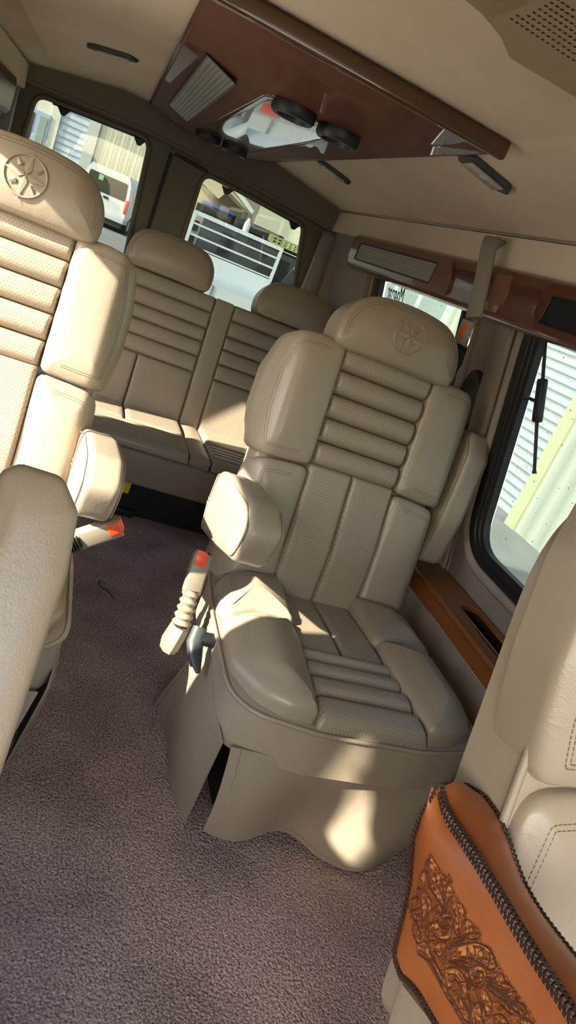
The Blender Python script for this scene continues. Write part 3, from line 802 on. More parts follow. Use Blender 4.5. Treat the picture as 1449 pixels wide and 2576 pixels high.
# rain drops on the panes
bm = B()
for W, n in ((W1, 260), (W2, 170)):
    for _ in range(n):
        y = random.uniform(W[0]+.02, W[1]-.02); z = random.uniform(W[2]+.02, min(W[3], 1.2)); s = random.choice((.0012, .0016, .0022))
        p = RW(y, z, -.018)
        bmesh.ops.create_icosphere(bm, subdivisions=1, radius=s, matrix=Matrix.Translation(p) @ Matrix.Diagonal((.5, 1, 1.25, 1)))
new('rain_drops', bm, mat('water', (.75, .78, .75), .05), None)
tag(bpy.data.objects['rain_drops'], 'small rain drops on the outside of the right side windows', 'water drops', kind='stuff')
# ceiling
CX = [(-.47, 1.418), (-.06, 1.487), (.12, 1.490), (.46, 1.490), (.64, 1.487), (1.05, 1.418)]
def ceil_z(x):
    for (a, za), (b, zb) in zip(CX, CX[1:]):
        if a <= x <= b: return za+(zb-za)*(x-a)/(b-a)
    return 1.418
bm = B(); prism(bm, [(x, -1.0, z) for x, z in CX]+[(x, -1.0, z+.05) for x, z in CX[::-1]], (0, 4.61, 0))
struct('ceiling', bm, M['liner'], smooth=False)
for nm, sx in (('trim_1', 1), ('trim_2', -1)):
    bm = B(); F = RW if sx > 0 else LW
    tube(bm, [F(y, 1.424, .004) for y in (-.7, .5, 1.5, 2.5, 3.42)], .0045, 6); struct(nm, bm, M['piping'])
for nm, F, s in (('trim_3', RW, 1), ('trim_4', LW, -1)):    # padded upper wall band between valance and ceiling
    bm = B(); prism(bm, [F(-.74, 1.33, .03), F(-.74, 1.418, .006), F(-.74, 1.418, -.01), F(-.74, 1.33, -.01)], (0, 4.16, 0)); struct(nm, bm, M['liner'])
# rear header
bm = B(); prism(bm, [(-.47, 3.42, 1.362), (.05, 3.42, 1.385), (.60, 3.42, 1.362), (1.035, 3.42, 1.330)]+[(x, 3.42, z+.01) for x, z in CX[::-1]], (0, .13, 0))
struct('trim_5', bm, M['darkv'])
bm = B(); tube(bm, [V((-.47, 3.424, 1.362)), V((.05, 3.424, 1.385)), V((.60, 3.424, 1.362)), V((1.035, 3.424, 1.33))], .008, 8); struct('trim_6', bm, M['darkv'])
# rear doors
WL = [(-.415, .78), (.152, .78), (.104, 1.366), (-.386, 1.340)]
WRr = [(.372, .78), (1.015, .78), (.897, 1.306), (.364, 1.334)]
def rdoor(n, x0, x1, win, lab):
    bm = B(); hole = [tuple(p) for p in rpoly(win, .055, 8)]
    plate(bm, [(x0, .0), (x1, .0), (x1, 1.46), (x0, 1.46)], [hole], lambda x, z: V((x, 3.56, z)), ext=(0, .05, 0))
    d = struct('door_%d' % n, bm, M['doorv'])
    bm = B(); plate(bm, [tuple(p) for p in rpoly([(p[0]+(.02 if i in (1, 2) else -.02), p[1]+(-.02 if i < 2 else .02)) for i, p in enumerate(win)], .07, 8)], [], lambda x, z: V((x, 3.612, z)), ext=(0, .004, 0))
    g = new('door_glass', bm, M['gl_r'], d, False)
    bm = B(); tube(bm, [V((p[0], 3.556, p[1])) for p in hole], .011, 8, closed=True); new('window_seal', bm, M['doorv'], d)
    bm = B()
    (xa, za), (xb, zb) = win[3], win[2]
    prism(bm, [(xa+.07, 3.552, za+.01), (xb-.01, 3.552, zb+.006), (xb-.01, 3.552, zb-.016), (xa+.07, 3.552, za-.012)], (0, .02, 0))  # plain black strip along the window's top edge
    for f in (.24, .91):
        x = xa+(xb-xa)*f; z = za+(zb-za)*f-.012
        prism(bm, [(x-.03, 3.552, z), (x+.03, 3.552, z), (x+.008, 3.552, z-.03), (x-.006, 3.552, z-.03)], (0, .015, 0))
    new('top_strip_clips', bm, M['black'], d, False)
    return d
d1 = rdoor(1, -.62, .2045, WL, ''); d2 = rdoor(2, .2065, 1.22, WRr, '')
bm = B(); slab(bm, (.198, 3.548, .3), (.212, 3.56, 1.35), .003); new('door_seal', bm, M['rubber'], d2, False)
bm = B(); box(bm, (.30, 3.548, 1.347), (.16, .02, .014), Matrix.Rotation(R(4), 3, 'Y'), .004); new('latch_strip', bm, M['black'], d2, False)
bm = B(); slab(bm, (.975, 3.44, .3), (1.055, 3.50, 1.326), .02); o = struct('trim_7', bm, M['grey'], smooth=True)
bm = B(); slab(bm, (-.50, 3.44, .3), (-.44, 3.50, 1.36), .02); struct('trim_8', bm, M['grey'], smooth=True)
bm = B(); prism(bm, [RW(3.36, .45, .0), RW(3.36, 1.42, .0), V((1.00, 3.50, 1.42)), V((1.07, 3.50, .45))], (.02, .0, 0)); struct('trim_9', bm, M['wallv'])
# pillar covers
bm = B(); prism(bm, [RW(1.665, .47, .0), RW(1.665, 1.25, .0), RW(1.665, 1.25, .022), RW(1.665, .47, .022)], (0, .09, 0)); bmesh.ops.bevel(bm, geom=bm.edges[:], offset=.009, segments=3, affect='EDGES'); struct('trim_10', bm, M['wallv'], smooth=True)
bm = B(); prism(bm, [RW(2.83, .47, .0), RW(2.83, 1.25, .0), RW(2.83, 1.25, .02), RW(2.83, .47, .02)], (0, .07, 0)); bmesh.ops.bevel(bm, geom=bm.edges[:], offset=.008, segments=3, affect='EDGES'); struct('trim_11', bm, M['wallv'], smooth=True)
# pillar speaker
ps = thing('pillar_speaker', 'black oval speaker cover on the pillar behind the whole front chair', 'speaker', RW(1.80, .985, .002)); ps.rotation_euler = (0, -math.atan(.237), 0)
def el(ry, rz, w, n=32): return [V((-w-.0, ry*math.cos(a), rz*math.sin(a))) for a in [2*math.pi*k/n for k in range(n)]]
bm = B(); loft(bm, [el(.062, .088, 0), el(.062, .088, .008), el(.055, .08, .013), el(.046, .068, .009), el(.02, .03, .008), el(.001, .001, .008)], True); new('speaker_grille', bm, M['rubber'], ps)
# ------------------------------------------------------------------ wooden valances, ledge
def valance(name, label, sx, y0, y1, parts=True):
    X = lambda x: x if sx > 0 else .58-x
    t = thing(name, label, 'trim', (X(1.0), y1, 1.2)); T = Matrix.Translation(-t.location)
    pr = [(1.07, 1.204), (.998, 1.202), (.980, 1.208), (.971, 1.222), (.968, 1.30), (.973, 1.326), (.985, 1.336), (1.03, 1.336)]
    rings = []
    for y, k in ((y0, 0), (y1-.05, 0), (y1-.02, .2), (y1-.005, .5), (y1, .9)):
        rings.append([V((X(x+(1.06-x)*k*.6), y, z)) for x, z in pr])
    bm = B(); vs = loft(bm, rings); bm.faces.new(vs[0]); bm.faces.new(vs[-1])
    bm.transform(T); new('wooden_body', bm, M['wood'], t)
    if parts:
        for (a, b, c, d), (e, f, g, h), gm, fm in (((1.97, 2.95, 1.220, 1.322), (2.10, 2.86, 1.238, 1.302), M['gril'], M['woodf']), ((.75, 1.50, 1.220, 1.322), (.80, 1.462, 1.232, 1.296), M['slot'], M['wood'])):
            Fx = lambda y, z: V((X(.9645), y, z))
            bm = B(); plate(bm, [tuple(p) for p in rpoly([(a, c), (b-.03, c), (b, c+.03), (b, d), (a+.05, d), (a, d-.05)], .03, 6)], [rrect(e, f, g, h, .008)], Fx, ext=(.006*sx, 0, 0)); bm.transform(T)
            fr = new('light_frame', bm, fm, t, False)
            bm = B(); plate(bm, rrect(e-.005, f+.005, g-.005, h+.005, .008), [], lambda y, z: V((X(.9668), y, z)), ext=(.004*sx, 0, 0)); bm.transform(T)
            new('ribbed_light' if gm is not M['slot'] else 'dark_grille', bm, gm, fr, False)
            bm = B(); tube(bm, [V((X(.9645), p[0], p[1])) for p in rrect(e, f, g, h, .008)], .0025, 6, closed=True); bm.transform(T); new('bezel', bm, M['black'], fr)
        bm = B(); plate(bm, rrect(1.66, 1.74, 1.222, 1.316, .004), [], lambda y, z: V((X(.9662), y, z)), ext=(.004*sx, 0, 0)); bm.transform(T); new('cover_plate', bm, M['woodf'], t, False)
    return t
valance('wooden_valance', 'glossy cherry wood valance with two light panels above the right windows', 1, .15, 3.02)
valance('wooden_valance', 'end of a dark cherry wood valance at the upper left photo edge', -1, 1.72, 3.02, False)
lg = thing('wooden_ledge', 'amber wooden ledge with dark slot below the right side window', 'ledge', (1.15, 1.0, .44)); T = Matrix.Translation(-lg.location)
bm = B(); plate(bm, [(1.072, .76), (1.222, .76), (1.222, 1.715), (1.072, 1.715)], [rrect(1.132, 1.198, .85, 1.44, .03)], lambda x, y: V((x, y, .506)), ext=(0, 0, -.05))
es = [e for e in bm.edges if e.calc_length() > .02 and all(abs(v.co.z-.506) < 1e-4 for v in e.verts) and len(e.link_faces) == 2 and abs(e.calc_face_angle(0)) > 1]
bmesh.ops.bevel(bm, geom=es, offset=.012, segments=3, affect='EDGES', clamp_overlap=True)
bm.transform(T); new('ledge_top', bm, M['wood2'], lg)
bm = B(); slab(bm, (1.126, .845, .448), (1.204, 1.446, .462)); loft(bm, [[V((p[0], p[1], z)) for p in rrect(1.1335, 1.1965, .8515, 1.4385, .029)] for z in (.497, .455)], True); bm.transform(T); new('slot_lining', bm, M['slot'], lg, False)
bm = B(); tube(bm, [V((1.0705, .76, .457)), V((1.0705, 1.715, .457))], .0022, 6); bm.transform(T); new('metal_edge', bm, M['chrome'], lg)
bm = B(); tube(bm, [V((p[0], p[1], .5065)) for p in rrect(1.129, 1.201, .847, 1.443, .032)], .0028, 6, closed=True); bm.transform(T); new('slot_rim', bm, M['wood2'], lg)
# ------------------------------------------------------------------ overhead console
oc = thing('ceiling_console', 'dark cherry wood console with four round vents along the ceiling', 'console', (.33, 1.33, 1.487)); T = Matrix.Translation(-oc.location)
bm = B(); slab(bm, (.050, 1.322, 1.453), (.645, 1.340, 1.487), .006); bm.transform(T); new('front_rim', bm, wood('dark_amber_wood', (.10, .042, .008), (.07, .025, .006)), oc)
ZB = 1.424; CYF, CYR = 1.335, 3.41
P = dict(ftl=(.055, CYF, 1.488), ftr=(.640, CYF, 1.486), rtl=(.050, CYR, 1.488), rtr=(.615, CYR, 1.487))
Fl = [(.055, CYF, 1.466), (.640, CYF, 1.462), (.615, CYR, 1.478), (.050, CYR, 1.478)]
Bt = [(.226, 1.53, ZB), (.440, 1.60, ZB), (.440, 3.16, ZB), (.205, 3.12, ZB)]
bm = B(); a = [bm.verts.new(V(p)) for p in (P['ftl'], P['ftr'], P['rtr'], P['rtl'])]; b = [bm.verts.new(V(p)) for p in Fl]; c = [bm.verts.new(V(p)) for p in Bt]
for q, w in ((a, b), (b, c)):
    for i in range(4): bm.faces.new((q[i-1], q[i], w[i], w[i-1]))
bm.faces.new(c); bm.faces.new(a)
bmesh.ops.bevel(bm, geom=bm.edges[:], offset=.009, segments=3, affect='EDGES')
bm.transform(T); cb = new('console_body', bm, M['wood_soft'], oc)
bm = B(); pillow(bm, rpoly([(.238, 1.60), (.428, 1.67), (.430, 2.86), (.232, 2.82)], .05, 8), lambda u, v, w: V((u, v, ZB-w)), .004, .004, .0012, .02, h=.003); bm.transform(T); new('polished_panel', bm, M['wood_pol'], oc)
sn = (V(Fl[0])-V(Bt[0])); su = V((.17, 0, -.055)).normalized(); snn = V((-.055, 0, -.17)).normalized()
s0 = V((.055, 0, 1.472))
def SF(s, y, w=0): return s0+su*s+V((0, y, 0))+snn*w
bm = B(); plate(bm, rrect(.058, .136, 1.73, 2.864, .008), [], lambda s, y: SF(s, y, .0028), ext=snn*-.002); bm.transform(T); lf = new('ribbed_light', bm, M['gril2'], oc, False)
bm = B(); tube(bm, [SF(p[0], p[1], .0028) for p in rrect(.057, .137, 1.728, 2.866, .008)], .0022, 6, closed=True); bm.transform(T); new('bezel', bm, M['black'], lf)
for x, y in ((.302, 1.625), (.412, 1.64), (.272, 2.90), (.378, 2.89)):
    v = B(); n = 48
    rr = [.049 if k % 2 else .0468 for k in range(n)]
    def cr(r_, z): return [V((x+(r_ if isinstance(r_, float) else r_[k])*math.cos(2*math.pi*k/n), y+(r_ if isinstance(r_, float) else r_[k])*math.sin(2*math.pi*k/n), z)) for k in range(n)]
    vs = loft(v, [cr(.047, ZB+.004), cr(rr, ZB-.002), cr(rr, ZB-.018), cr(.044, ZB-.024), cr(.034, ZB-.024), cr(.031, ZB-.014), cr(.026, ZB-.012), cr(.001, ZB-.017)], True)
    v.transform(T); new('round_vent', v, M['black'], oc)
# ceiling lamps
def lamp(x, y, label, wd_=.024):
    t = thing('ceiling_light', label, 'ceiling light', (x, y, ceil_z(x)-.001)); sl = (ceil_z(x+.01)-ceil_z(x-.01))/.02
    t.rotation_euler = (0, -math.atan(sl), 0)
    bm = B(); pillow(bm, rpoly([(-.078, 0), (-.055, -wd_), (.055, -wd_), (.078, 0), (.055, wd_), (-.055, wd_)], .008), lambda u, v, w: V((u, v, -w)), 0.0, .006, .002, .006, h=.013); new('lamp_body', bm, M['lampf'], t)
    bm = B(); box(bm, (.0, -.003, -.0145), (.095, wd_*1.35, .007), None, .0025); l = new('lens', bm, M['lens'], t)
    bm = B(); box(bm, (-.012, -.003, -.0178), (.003, .022, .001)); box(bm, (.012, -.003, -.0178), (.003, .022, .001)); new('lens_ribs', bm, M['lampf'], l, False)
lamp(-.099, 2.50, 'slim dark ceiling light at left of the wooden console')
lamp(.700, 2.66, 'slim dark ceiling light at rear right beside the console')
lamp(.722, 1.545, 'largest dark ceiling light with clear lens, front right of the ceiling', .036)
# front overhead console, beige
fo = thing('overhead_panel', 'beige overhead panel with punched speaker grille at the top right corner', 'overhead panel', (.4, .4, 1.44)); T = Matrix.Translation(-fo.location)
bm = B()
ed = [(.26, .80), (.298, .81), (.335, .845), (.43, .855), (.60, .85), (.82, .81)]
prism(bm, [(-.24, -.40, 1.452), (-.24, .78, 1.452)]+[(x, y-.02, 1.452) for x, y in ed]+[(.82, -.40, 1.452)], (0, 0, -.014))
prism(bm, [(.26, -.38, 1.438), (.285, .75, 1.438), (.345, .81, 1.438), (.80, .79, 1.438), (.80, -.38, 1.438)], (0, 0, -.016))
bmesh.ops.bevel(bm, geom=bm.edges[:], offset=.005, segments=2, affect='EDGES'); bm.transform(T); new('panel_shell', bm, M['plasticb'], fo)
bm = B()
for i in range(8):
    for j in range(-3, 34):
        p = at(1236+j*12.9+i*8.2+(6 if i % 2 else 0), 14+j*8.6-i*12.5+(4 if i % 2 else 0), 2, 1.4218)
        if p.y < .3 or p.x > .9 or p.x < .296: continue
        st_ = [V((p.x+(.0027 if k % 2 == 0 else .0014)*math.cos(math.pi*k/5), p.y+(.0027 if k % 2 == 0 else .0014)*math.sin(math.pi*k/5), p.z)) for k in range(10)]
        bm.faces.new([bm.verts.new(q) for q in st_])
bm.transform(T); new('grille_holes', bm, M['slot'], fo, False)
# ------------------------------------------------------------------ seat belt, antenna, sticker, round wood piece
sb = thing('seat_belt', 'black seat belt with grey sleeve and chrome buckle hanging on the right pillar', 'seat belt', (.95, 1.82, 1.39)); T = Matrix.Translation(-sb.location)
def band(bm, pts, w, th, wd=V((0, 1, 0))):
    rg = []
    for i, p in enumerate(pts):
        t = (pts[min(i+1, len(pts)-1)]-pts[max(i-1, 0)]).normalized(); s = (wd-t*wd.dot(t)).normalized(); n = t.cross(s)
        rg.append([p+s*w/2*a+n*th/2*b for a, b in ((-1, -.6), (-.9, -1), (.9, -1), (1, -.6), (1, .6), (.9, 1), (-.9, 1), (-1, .6))])
    vs = loft(bm, rg, True); bm.faces.new(vs[0]); bm.faces.new(vs[-1])
wd = V((.45, -.9, 0)).normalized()
top = at(1238, 600, 0, .945); mid = at(1192, 800, 0, .945); bk1 = at(1183, 808, 0, .945); bk2 = at(1160, 868, 0, .945); lowp = at(1122, 985, 1, 1.90)
bm = B(); band(bm, [RW(1.86, 1.375, .01), RW(1.85, 1.40, .02), top+V((.012, .01, 0)), top, top+(mid-top)*.12+V((-.004, 0, 0)), top+(mid-top)*.5, mid], .044, .013, wd); bm.transform(T); new('belt_sleeve', bm, M['belt'], sb)
d_ = (bk2-bk1).normalized(); Mx = Matrix((wd, wd.cross(d_).normalized(), d_)).transposed()
bm = B(); box(bm, bk1.lerp(bk2, .5), (.042, .022, (bk2-bk1).length), Mx, .005); bm.transform(T); b_ = new('buckle', bm, M['grey'], sb)
bm = B(); box(bm, bk1.lerp(bk2, .5)+wd*.016+(V((-.2, -1, 0))*.010), (.010, .012, (bk2-bk1).length*.98), Mx, .003); bm.transform(T); new('chrome_edge', bm, M['chrome'], b_)
bm = B(); box(bm, bk1.lerp(bk2, .45)-wd*.012+(V((-.4, -1, 0))*.0105), (.014, .010, .034), Mx, .002); bm.transform(T); new('release_button', bm, M['red'], b_)
bm = B(); band(bm, [bk2, bk2.lerp(lowp, .08), bk2.lerp(lowp, .3), lowp-V((.03, 0, 0))], .040, .004, wd); box(bm, bk2+(lowp-bk2)*.1, (.036, .018, .03), Mx, .006); bm.transform(T); new('belt_webbing', bm, M['webbing'], sb)
an = thing('window_antenna', 'black stick antenna with box and cable fixed on the right side window', 'antenna', RW(1.44, 1.06, -.012)); T = Matrix.Translation(-an.location)
pt = lambda px, py: (lambda q: RW(q.y, q.z, .006))(at(px, py, 0, 1.095))
a0, a1, a2, a3 = pt(1408, 870), pt(1385, 962), pt(1352, 1062), pt(1324, 1184)
for qa, qb in ((a0, a1), (a2, a3)):
    bm = B(); tube(bm, [qa, qa.lerp(qb, .95), qa.lerp(qb, .955), qb], [.0048, .0044, .006, .006] if qa is a2 else .0048, 8); bm.transform(T); new('antenna_rod', bm, M['black'], an)
d_ = (a1-a2).normalized(); Mx = V((0, 0, 1)).rotation_difference(d_).to_matrix()
bm = B(); box(bm, (a1+a2)/2, (.018, .026, (a1-a2).length*1.02), Mx, .005); bm.transform(T); new('amplifier_box', bm, M['black'], an)
bm = B(); tube(bm, [(a1+a2)/2+V((0, .012, 0)), pt(1340, 1008), pt(1318, 1006), pt(1305, 1004)], .0022, 6); box(bm, pt(1348, 1009), (.012, .016, .008), None, .002); bm.transform(T); new('cable', bm, M['black'], an)
q = RW(TXY, TXZ, -.012)
ax_y = (RW(0, 1.0)-RW(0, .9)).normalized()
# lettering on the outside of the pane, so it reads backwards from inside
Mt = Matrix.Translation(q) @ Matrix(((0, ax_y.x, 1), (1, ax_y.y, 0), (0, ax_y.z, 0))).to_4x4() @ Matrix.Diagonal((1, 1.8, 1, 1))
bm = text_bm('Magnat', TXS, Mt, .0004)
st_ = new('window_sticker', bm, M['black'], None, False); tag(st_, 'black lettering sticker reading backwards on the rear right side window', 'sticker')
rw_ = thing('wooden_cup_holder', 'small round amber wood piece at the right wall behind the right bench headrest', 'cup holder', (1.075, 3.30, .90))
bm = B(); loft(bm, [[V((r_*math.cos(2*math.pi*k/28), .03*0+(-.012 if j else .012), r_*math.sin(2*math.pi*k/28))) for k in range(28)] for r_, j in ((.001, 0), (.05, 0), (.055, 1), (.045, 1), (.040, 0), (.001, 0))], True); new('wooden_ring', bm, M['wood2'], rw_)
# ------------------------------------------------------------------ bench
bs = thing('bench_seat', 'three place taupe leather bench across the rear in front of the back doors', 'bench', (.30, 2.7, 0)); T = Matrix.Translation(-bs.location)
def bnew(nm, bm, m, par=bs): bm.transform(T); return new(nm, bm, m, par)
def BB(u, v, w): return V((u, 3.0+v*SL-w*CL, .33+v*CL+w*SL))
def BS(u, y, w): return V((u, y, .335-.05*(y-2.5)+w-.9*max(0, 2.56-y)**1.6))
X0, X1 = -.50, 1.12
bm = B(); slab(bm, (X0, 2.505, .165), (X1, 3.0, .305), .012); base = bnew('front_panel', bm, M['skirt'])
bm = B(); pillow(bm, rpoly([(X0, -.1), (X1, -.1), (X1, .52), (X1-.06, .555), (X0+.06, .555), (X0, .52)], .03), lambda u, v, w: BB(u, v, w), .10, .012, 0, .03); bk = bnew('backrest', bm, M['leather'])
bm = B(); slab(bm, (X0+.05, 2.60, 0.0), (X1-.03, 2.66, .16)); slab(bm, (X0+.05, 2.66, .02), (X1-.03, 2.98, .14)); slab(bm, (.33, 2.57, .0), (.42, 2.61, .03), .003); mech = bnew('folding_frame', bm, M['black'])
bm = B(); slab(bm, (.340, 2.545, .108), (.372, 2.552, .155), .002); bnew('yellow_tag', bm, mat('yellow_label', (.75, .65, .02), .5), mech)
for k, (xa, xb) in enumerate(((X0+.01, -.052), (.042, .538), (.632, X1-.01))):
    c = (xa+xb)/2
    bm = B(); vb = (.217, .288, .354, .414, .485, .556)
    for a, b_ in zip(vb, vb[1:]):
        rib(bm, [(xa, a), (xb, a), (xb, b_), (xa, b_)], BB, .004, .024, .016, .010, nu=20)
    bnew('ribbed_back_panel', bm, M['perf_s'], bk)
    bm = B()
    for a, b_ in ((xa, c), (c, xb)): rib(bm, [(a, -.06), (b_, -.06), (b_, .216), (a, .216)], BB, .004, .026, .014, .012, nu=14, nv=14)
    bnew('lower_back_panel', bm, M['perf_s'], bk)
    bm = B(); ys = (2.492, 2.545, 2.59, 2.635, 2.68, 2.725)
    for a, b_ in zip(ys, ys[1:]): rib(bm, [(xa, a), (xb, a), (xb, b_), (xa, b_)], BS, .012, .022, .012, .014, nu=20)
    for a, b_ in ((xa, c), (c, xb)): rib(bm, [(a, 2.727), (b_, 2.727), (b_, 2.995), (a, 2.995)], BS, .012, .026, .022, .014, nu=14, nv=14)
    bnew('seat_cushion', bm, M['leather'], bs)
    hc = (-.31, .315, .905)[k]
    bm = B(); st = B()
    a_ = [(-.17, .554), (-.06, .558), (.06, .558), (.17, .554), (.190, .583), (.186, .662), (.138, .718), (.05, .728), (-.05, .728), (-.138, .718), (-.186, .662), (-.190, .583)]
    pillow(bm, [p+V((hc, 0)) for p in chaik(a_, 3)], lambda u, v, w: BB(u, v, w-.3*(u-hc)**2), .07, .024, .010, h=.05, stitch=(.014, .02), stbm=st, stf=lambda u, v: v > .58)
    ho = bnew('headrest', bm, M['leather']); bnew('stitching', st, M['thread'], ho)
for xa, xb in ((-.048, .038), (.542, .628)):
    bm = B(); pillow(bm, rpoly([(xa, -.06), (xb, -.06), (xb, .556), (xa, .556)], .006), BB, .006, .008, .002, .012, h=.016); bnew('back_divider', bm, M['leather'], bk)
    bm = B(); pillow(bm, rpoly([(xa, 2.50), (xb, 2.50), (xb, 2.995), (xa, 2.995)], .006), BS, .02, .010, .004, .012, h=.012); bnew('seat_divider', bm, M['leather'], base)
tw = thing('dry_twig', 'thin dark dry twig lying on the carpet in the aisle', 'twig', at(265, 1480, 2, .004))
bm = B(); tube(bm, [at(px, py, 2, .004)-tw.location for px, py in ((252, 1458), (246, 1468), (254, 1476), (266, 1482), (278, 1494), (286, 1506))], .0016, 5); new('stick', bm, M['lace'], tw)
bm = B(); tube(bm, [at(px, py, 2, .005)-tw.location for px, py in ((246, 1468), (256, 1464), (266, 1466))], .001, 5); new('side_shoot', bm, M['lace'], tw)
# ------------------------------------------------------------------ outside
GZ = -.55
asph = mat('pale_asphalt', (.36, .35, .33), .9, bump=(30, .2, .01), var=(2, (.28, .27, .26), 5))
bm = B(); plate(bm, [(-60, -30), (60, -30), (60, 75), (-60, 75)], [], lambda x, y: V((x, y, GZ))); struct('ground', bm, asph)
cream = stripes('cream_cladding', (.46, .46, .38), (.53, .53, .44), 1, .19, .5, .5, .012)
cream_x = stripes('cream_ribbed_cladding', (.64, .62, .47), (.36, .35, .27), 0, .36, .14, .5, .01)
creamp = mat('cream_wall_paint', (.74, .72, .62), .7); greyp = mat('pale_grey_paint', (.55, .56, .53), .6)
tanw = mat('tan_wall_paint', (.55, .47, .28), .8); soff = mat('soffit_paint', (.60, .53, .36), .8)
rollb = stripes('blue_grey_roller_slats', (.50, .57, .66), (.30, .35, .42), 2, .27, .14, .5, .02)
rollw = stripes('white_roller_slats', (.55, .58, .58), (.34, .37, .38), 2, .085, .16, .5, .01)
dglass = mat('dark_window_glass', (.02, .026, .03), .05, spec=.8); pglass = mat('pale_window_glass', (.33, .38, .34), .1, spec=.6)
white = mat('white_car_paint', (.62, .64, .66), .3, coat=.6); alum = mat('pale_aluminium', (.58, .64, .68), .35, .15)
steel = mat('dark_car_paint', (.03, .033, .04), .35, coat=.4); greyc = mat('grey_car_paint', (.25, .29, .35), .3, .2, coat=.5)
tyre = mat('tyre_rubber', (.02, .02, .02), .8); redl = mat('red_tail_light', (.6, .02, .02), .2); blackp = mat('dark_canvas', (.018, .02, .024), .7)
green = mat('olive_green_plastic', (.30, .34, .14), .6); leafm = mat('bright_foliage', (.14, .30, .04), .7, var=(40, (.22, .42, .06))); treem = mat('dark_foliage', (.03, .06, .02), .8, var=(3, (.07, .12, .04)))
blue = mat('blue_box_plastic', (.04, .10, .28), .5); greybox = mat('grey_steel_box', (.33, .34, .32), .5)
def bt(name, label, cat, loc=(0, 0, 0), rz=0, group=None):
    t = thing(name, label, cat, loc, rz, group); return t
def bx(par, nm, lo, hi, m, bev=0, label=None):
    bm = B(); slab(bm, lo, hi, bev); return new(nm, bm, m, par, bev > 0, label)
# right side building
b = bt('cream_shed', 'cream corrugated shed wall outside the right side window', 'building', (5.0, 2.085, GZ)); b.scale = (1, 1.39, 1.25)
bx(b, 'clad_wall', (0, -3.5, 0), (.2, 2.95, 3.7), cream)
bx(b, 'corner_flashing', (-.03, 2.90, 0), (.04, 3.04, 3.7), mat('cream_flashing', (.58, .55, .34), .5))
bx(b, 'clad_wall', (.0, 5.0, 0), (.2, 11.5, 3.7), cream)
rd = bx(b, 'roller_door', (.25, 3.0, 0), (.32, 5.05, 3.7), rollw)
for y in (5.62, 6.4, 7.18):
    w = bx(b, 'window_pane', (-.02, y, 1.1), (.02, y+.68, 2.2), pglass)
    bm = B(); plate(bm, [(y-.05, 1.05), (y+.73, 1.05), (y+.73, 2.25), (y-.05, 2.25)], [[(y, 1.1), (y+.68, 1.1), (y+.68, 2.2), (y, 2.2)]], lambda a, c: V((-.03, a, c)), ext=(.04, 0, 0)); new('pane_frame', bm, white, w, False)
dp = bt('downpipe', 'pale round downpipe with metal clip on the cream shed wall', 'pipe', (4.92, 4.73, GZ))
bm = B(); tube(bm, [V((0, 0, 0)), V((0, 0, 3.7))], .052, 16); new('pipe', bm, mat('pale_blue_pipe', (.50, .60, .60), .4), dp)
bm = B(); tube(bm, [V((0, 0, .83)), V((0, 0, .87))], .056, 16); slab(bm, (-.03, -.14, .835), (.03, -.05, .865)); new('pipe_clip', bm, M['chrome'], dp)
# rear left building
b = bt('storage_shed', 'long cream storage shed with blue roller door behind the white van', 'building', (0, 36, GZ))
bx(b, 'ribbed_wall', (-1.12, 0, 0), (3.2, .3, 7.5), cream_x)
bx(b, 'grey_column', (-1.58, -.12, 0), (-1.10, .2, 7.5), greyp)
bx(b, 'roller_door', (-2.78, .1, 0), (-1.55, .2, 7.5), rollb)
bx(b, 'plain_wall', (-3.15, -.02, 0), (-2.75, .3, 7.5), creamp)
bx(b, 'plain_wall', (-9, .0, 0), (-3.9, .3, 7.5), rollw)
w = bx(b, 'window_frame', (-3.95, -.1, 0), (-3.12, .25, 3.05), mat('blue_grey_frame', (.42, .50, .62), .5)); bx(w, 'window_pane', (-3.52, -.14, 1.3), (-3.22, -.09, 2.9), pglass)
w2_ = bx(b, 'dark_doorway', (-4.5, -.13, 0), (-3.75, -.03, 2.9), dglass)
bx(b, 'plain_wall', (-4.0, .05, 3.0), (-3.1, .3, 7.5), creamp)
# white van
v = bt('white_van', 'white passenger van parked by the yellow ribbed shed wall', 'van', (-.14, 28.6, GZ), R(-13))
bm = B(); prof = [(-.92, .35), (.92, .35), (.93, 1.05), (.84, 1.75), (.70, 1.97), (-.70, 1.97), (-.84, 1.75), (-.93, 1.05)]
rg = [[V((x*k, y, z*kz+.0)) for x, z in prof] for y, k, kz in ((.0, .97, 1), (.05, 1, 1), (3.7, 1, 1), (4.3, .98, .86), (4.9, .9, .6))]
vs = loft(bm, rg, True); bm.faces.new(vs[0]); bm.faces.new(vs[-1]); new('van_body', bm, white, v)
bm = B(); plate(bm, [tuple(p) for p in rpoly([(-.76, 1.13), (.76, 1.13), (.70, 1.72), (-.70, 1.72)], .06)], [], lambda x, z: V((x, -.02, z)), ext=(0, .03, 0)); rwn = new('rear_window', bm, dglass, v, False)
bm = B(); slab(bm, (-.35, -.03, 1.5), (-.18, -.015, 1.68)); new('sticker', bm, mat('green_sticker', (.25, .5, .25), .6), rwn, False)
for s in (-1, 1):
    bx(v, 'tail_light', (s*.86-.06, -.03, .72), (s*.86+.06, .06, 1.2), redl, .02)
    bm = B(); cyl(bm, (s*.93, .95, .32), (s*.72, .95, .32), .32, n=24); wh = new('wheel', bm, tyre, v); bm = B(); cyl(bm, (s*.935, .95, .32), (s*.90, .95, .32), .19, n=20); new('hubcap', bm, greyp, wh)
    bm = B(); prism(bm, [(s*.935, .5, 1.12), (s*.935, 3.4, 1.12), (s*.865, 3.3, 1.66), (s*.865, .55, 1.66)], (s*.004, 0, 0)); new('side_window', bm, pglass, v, False)
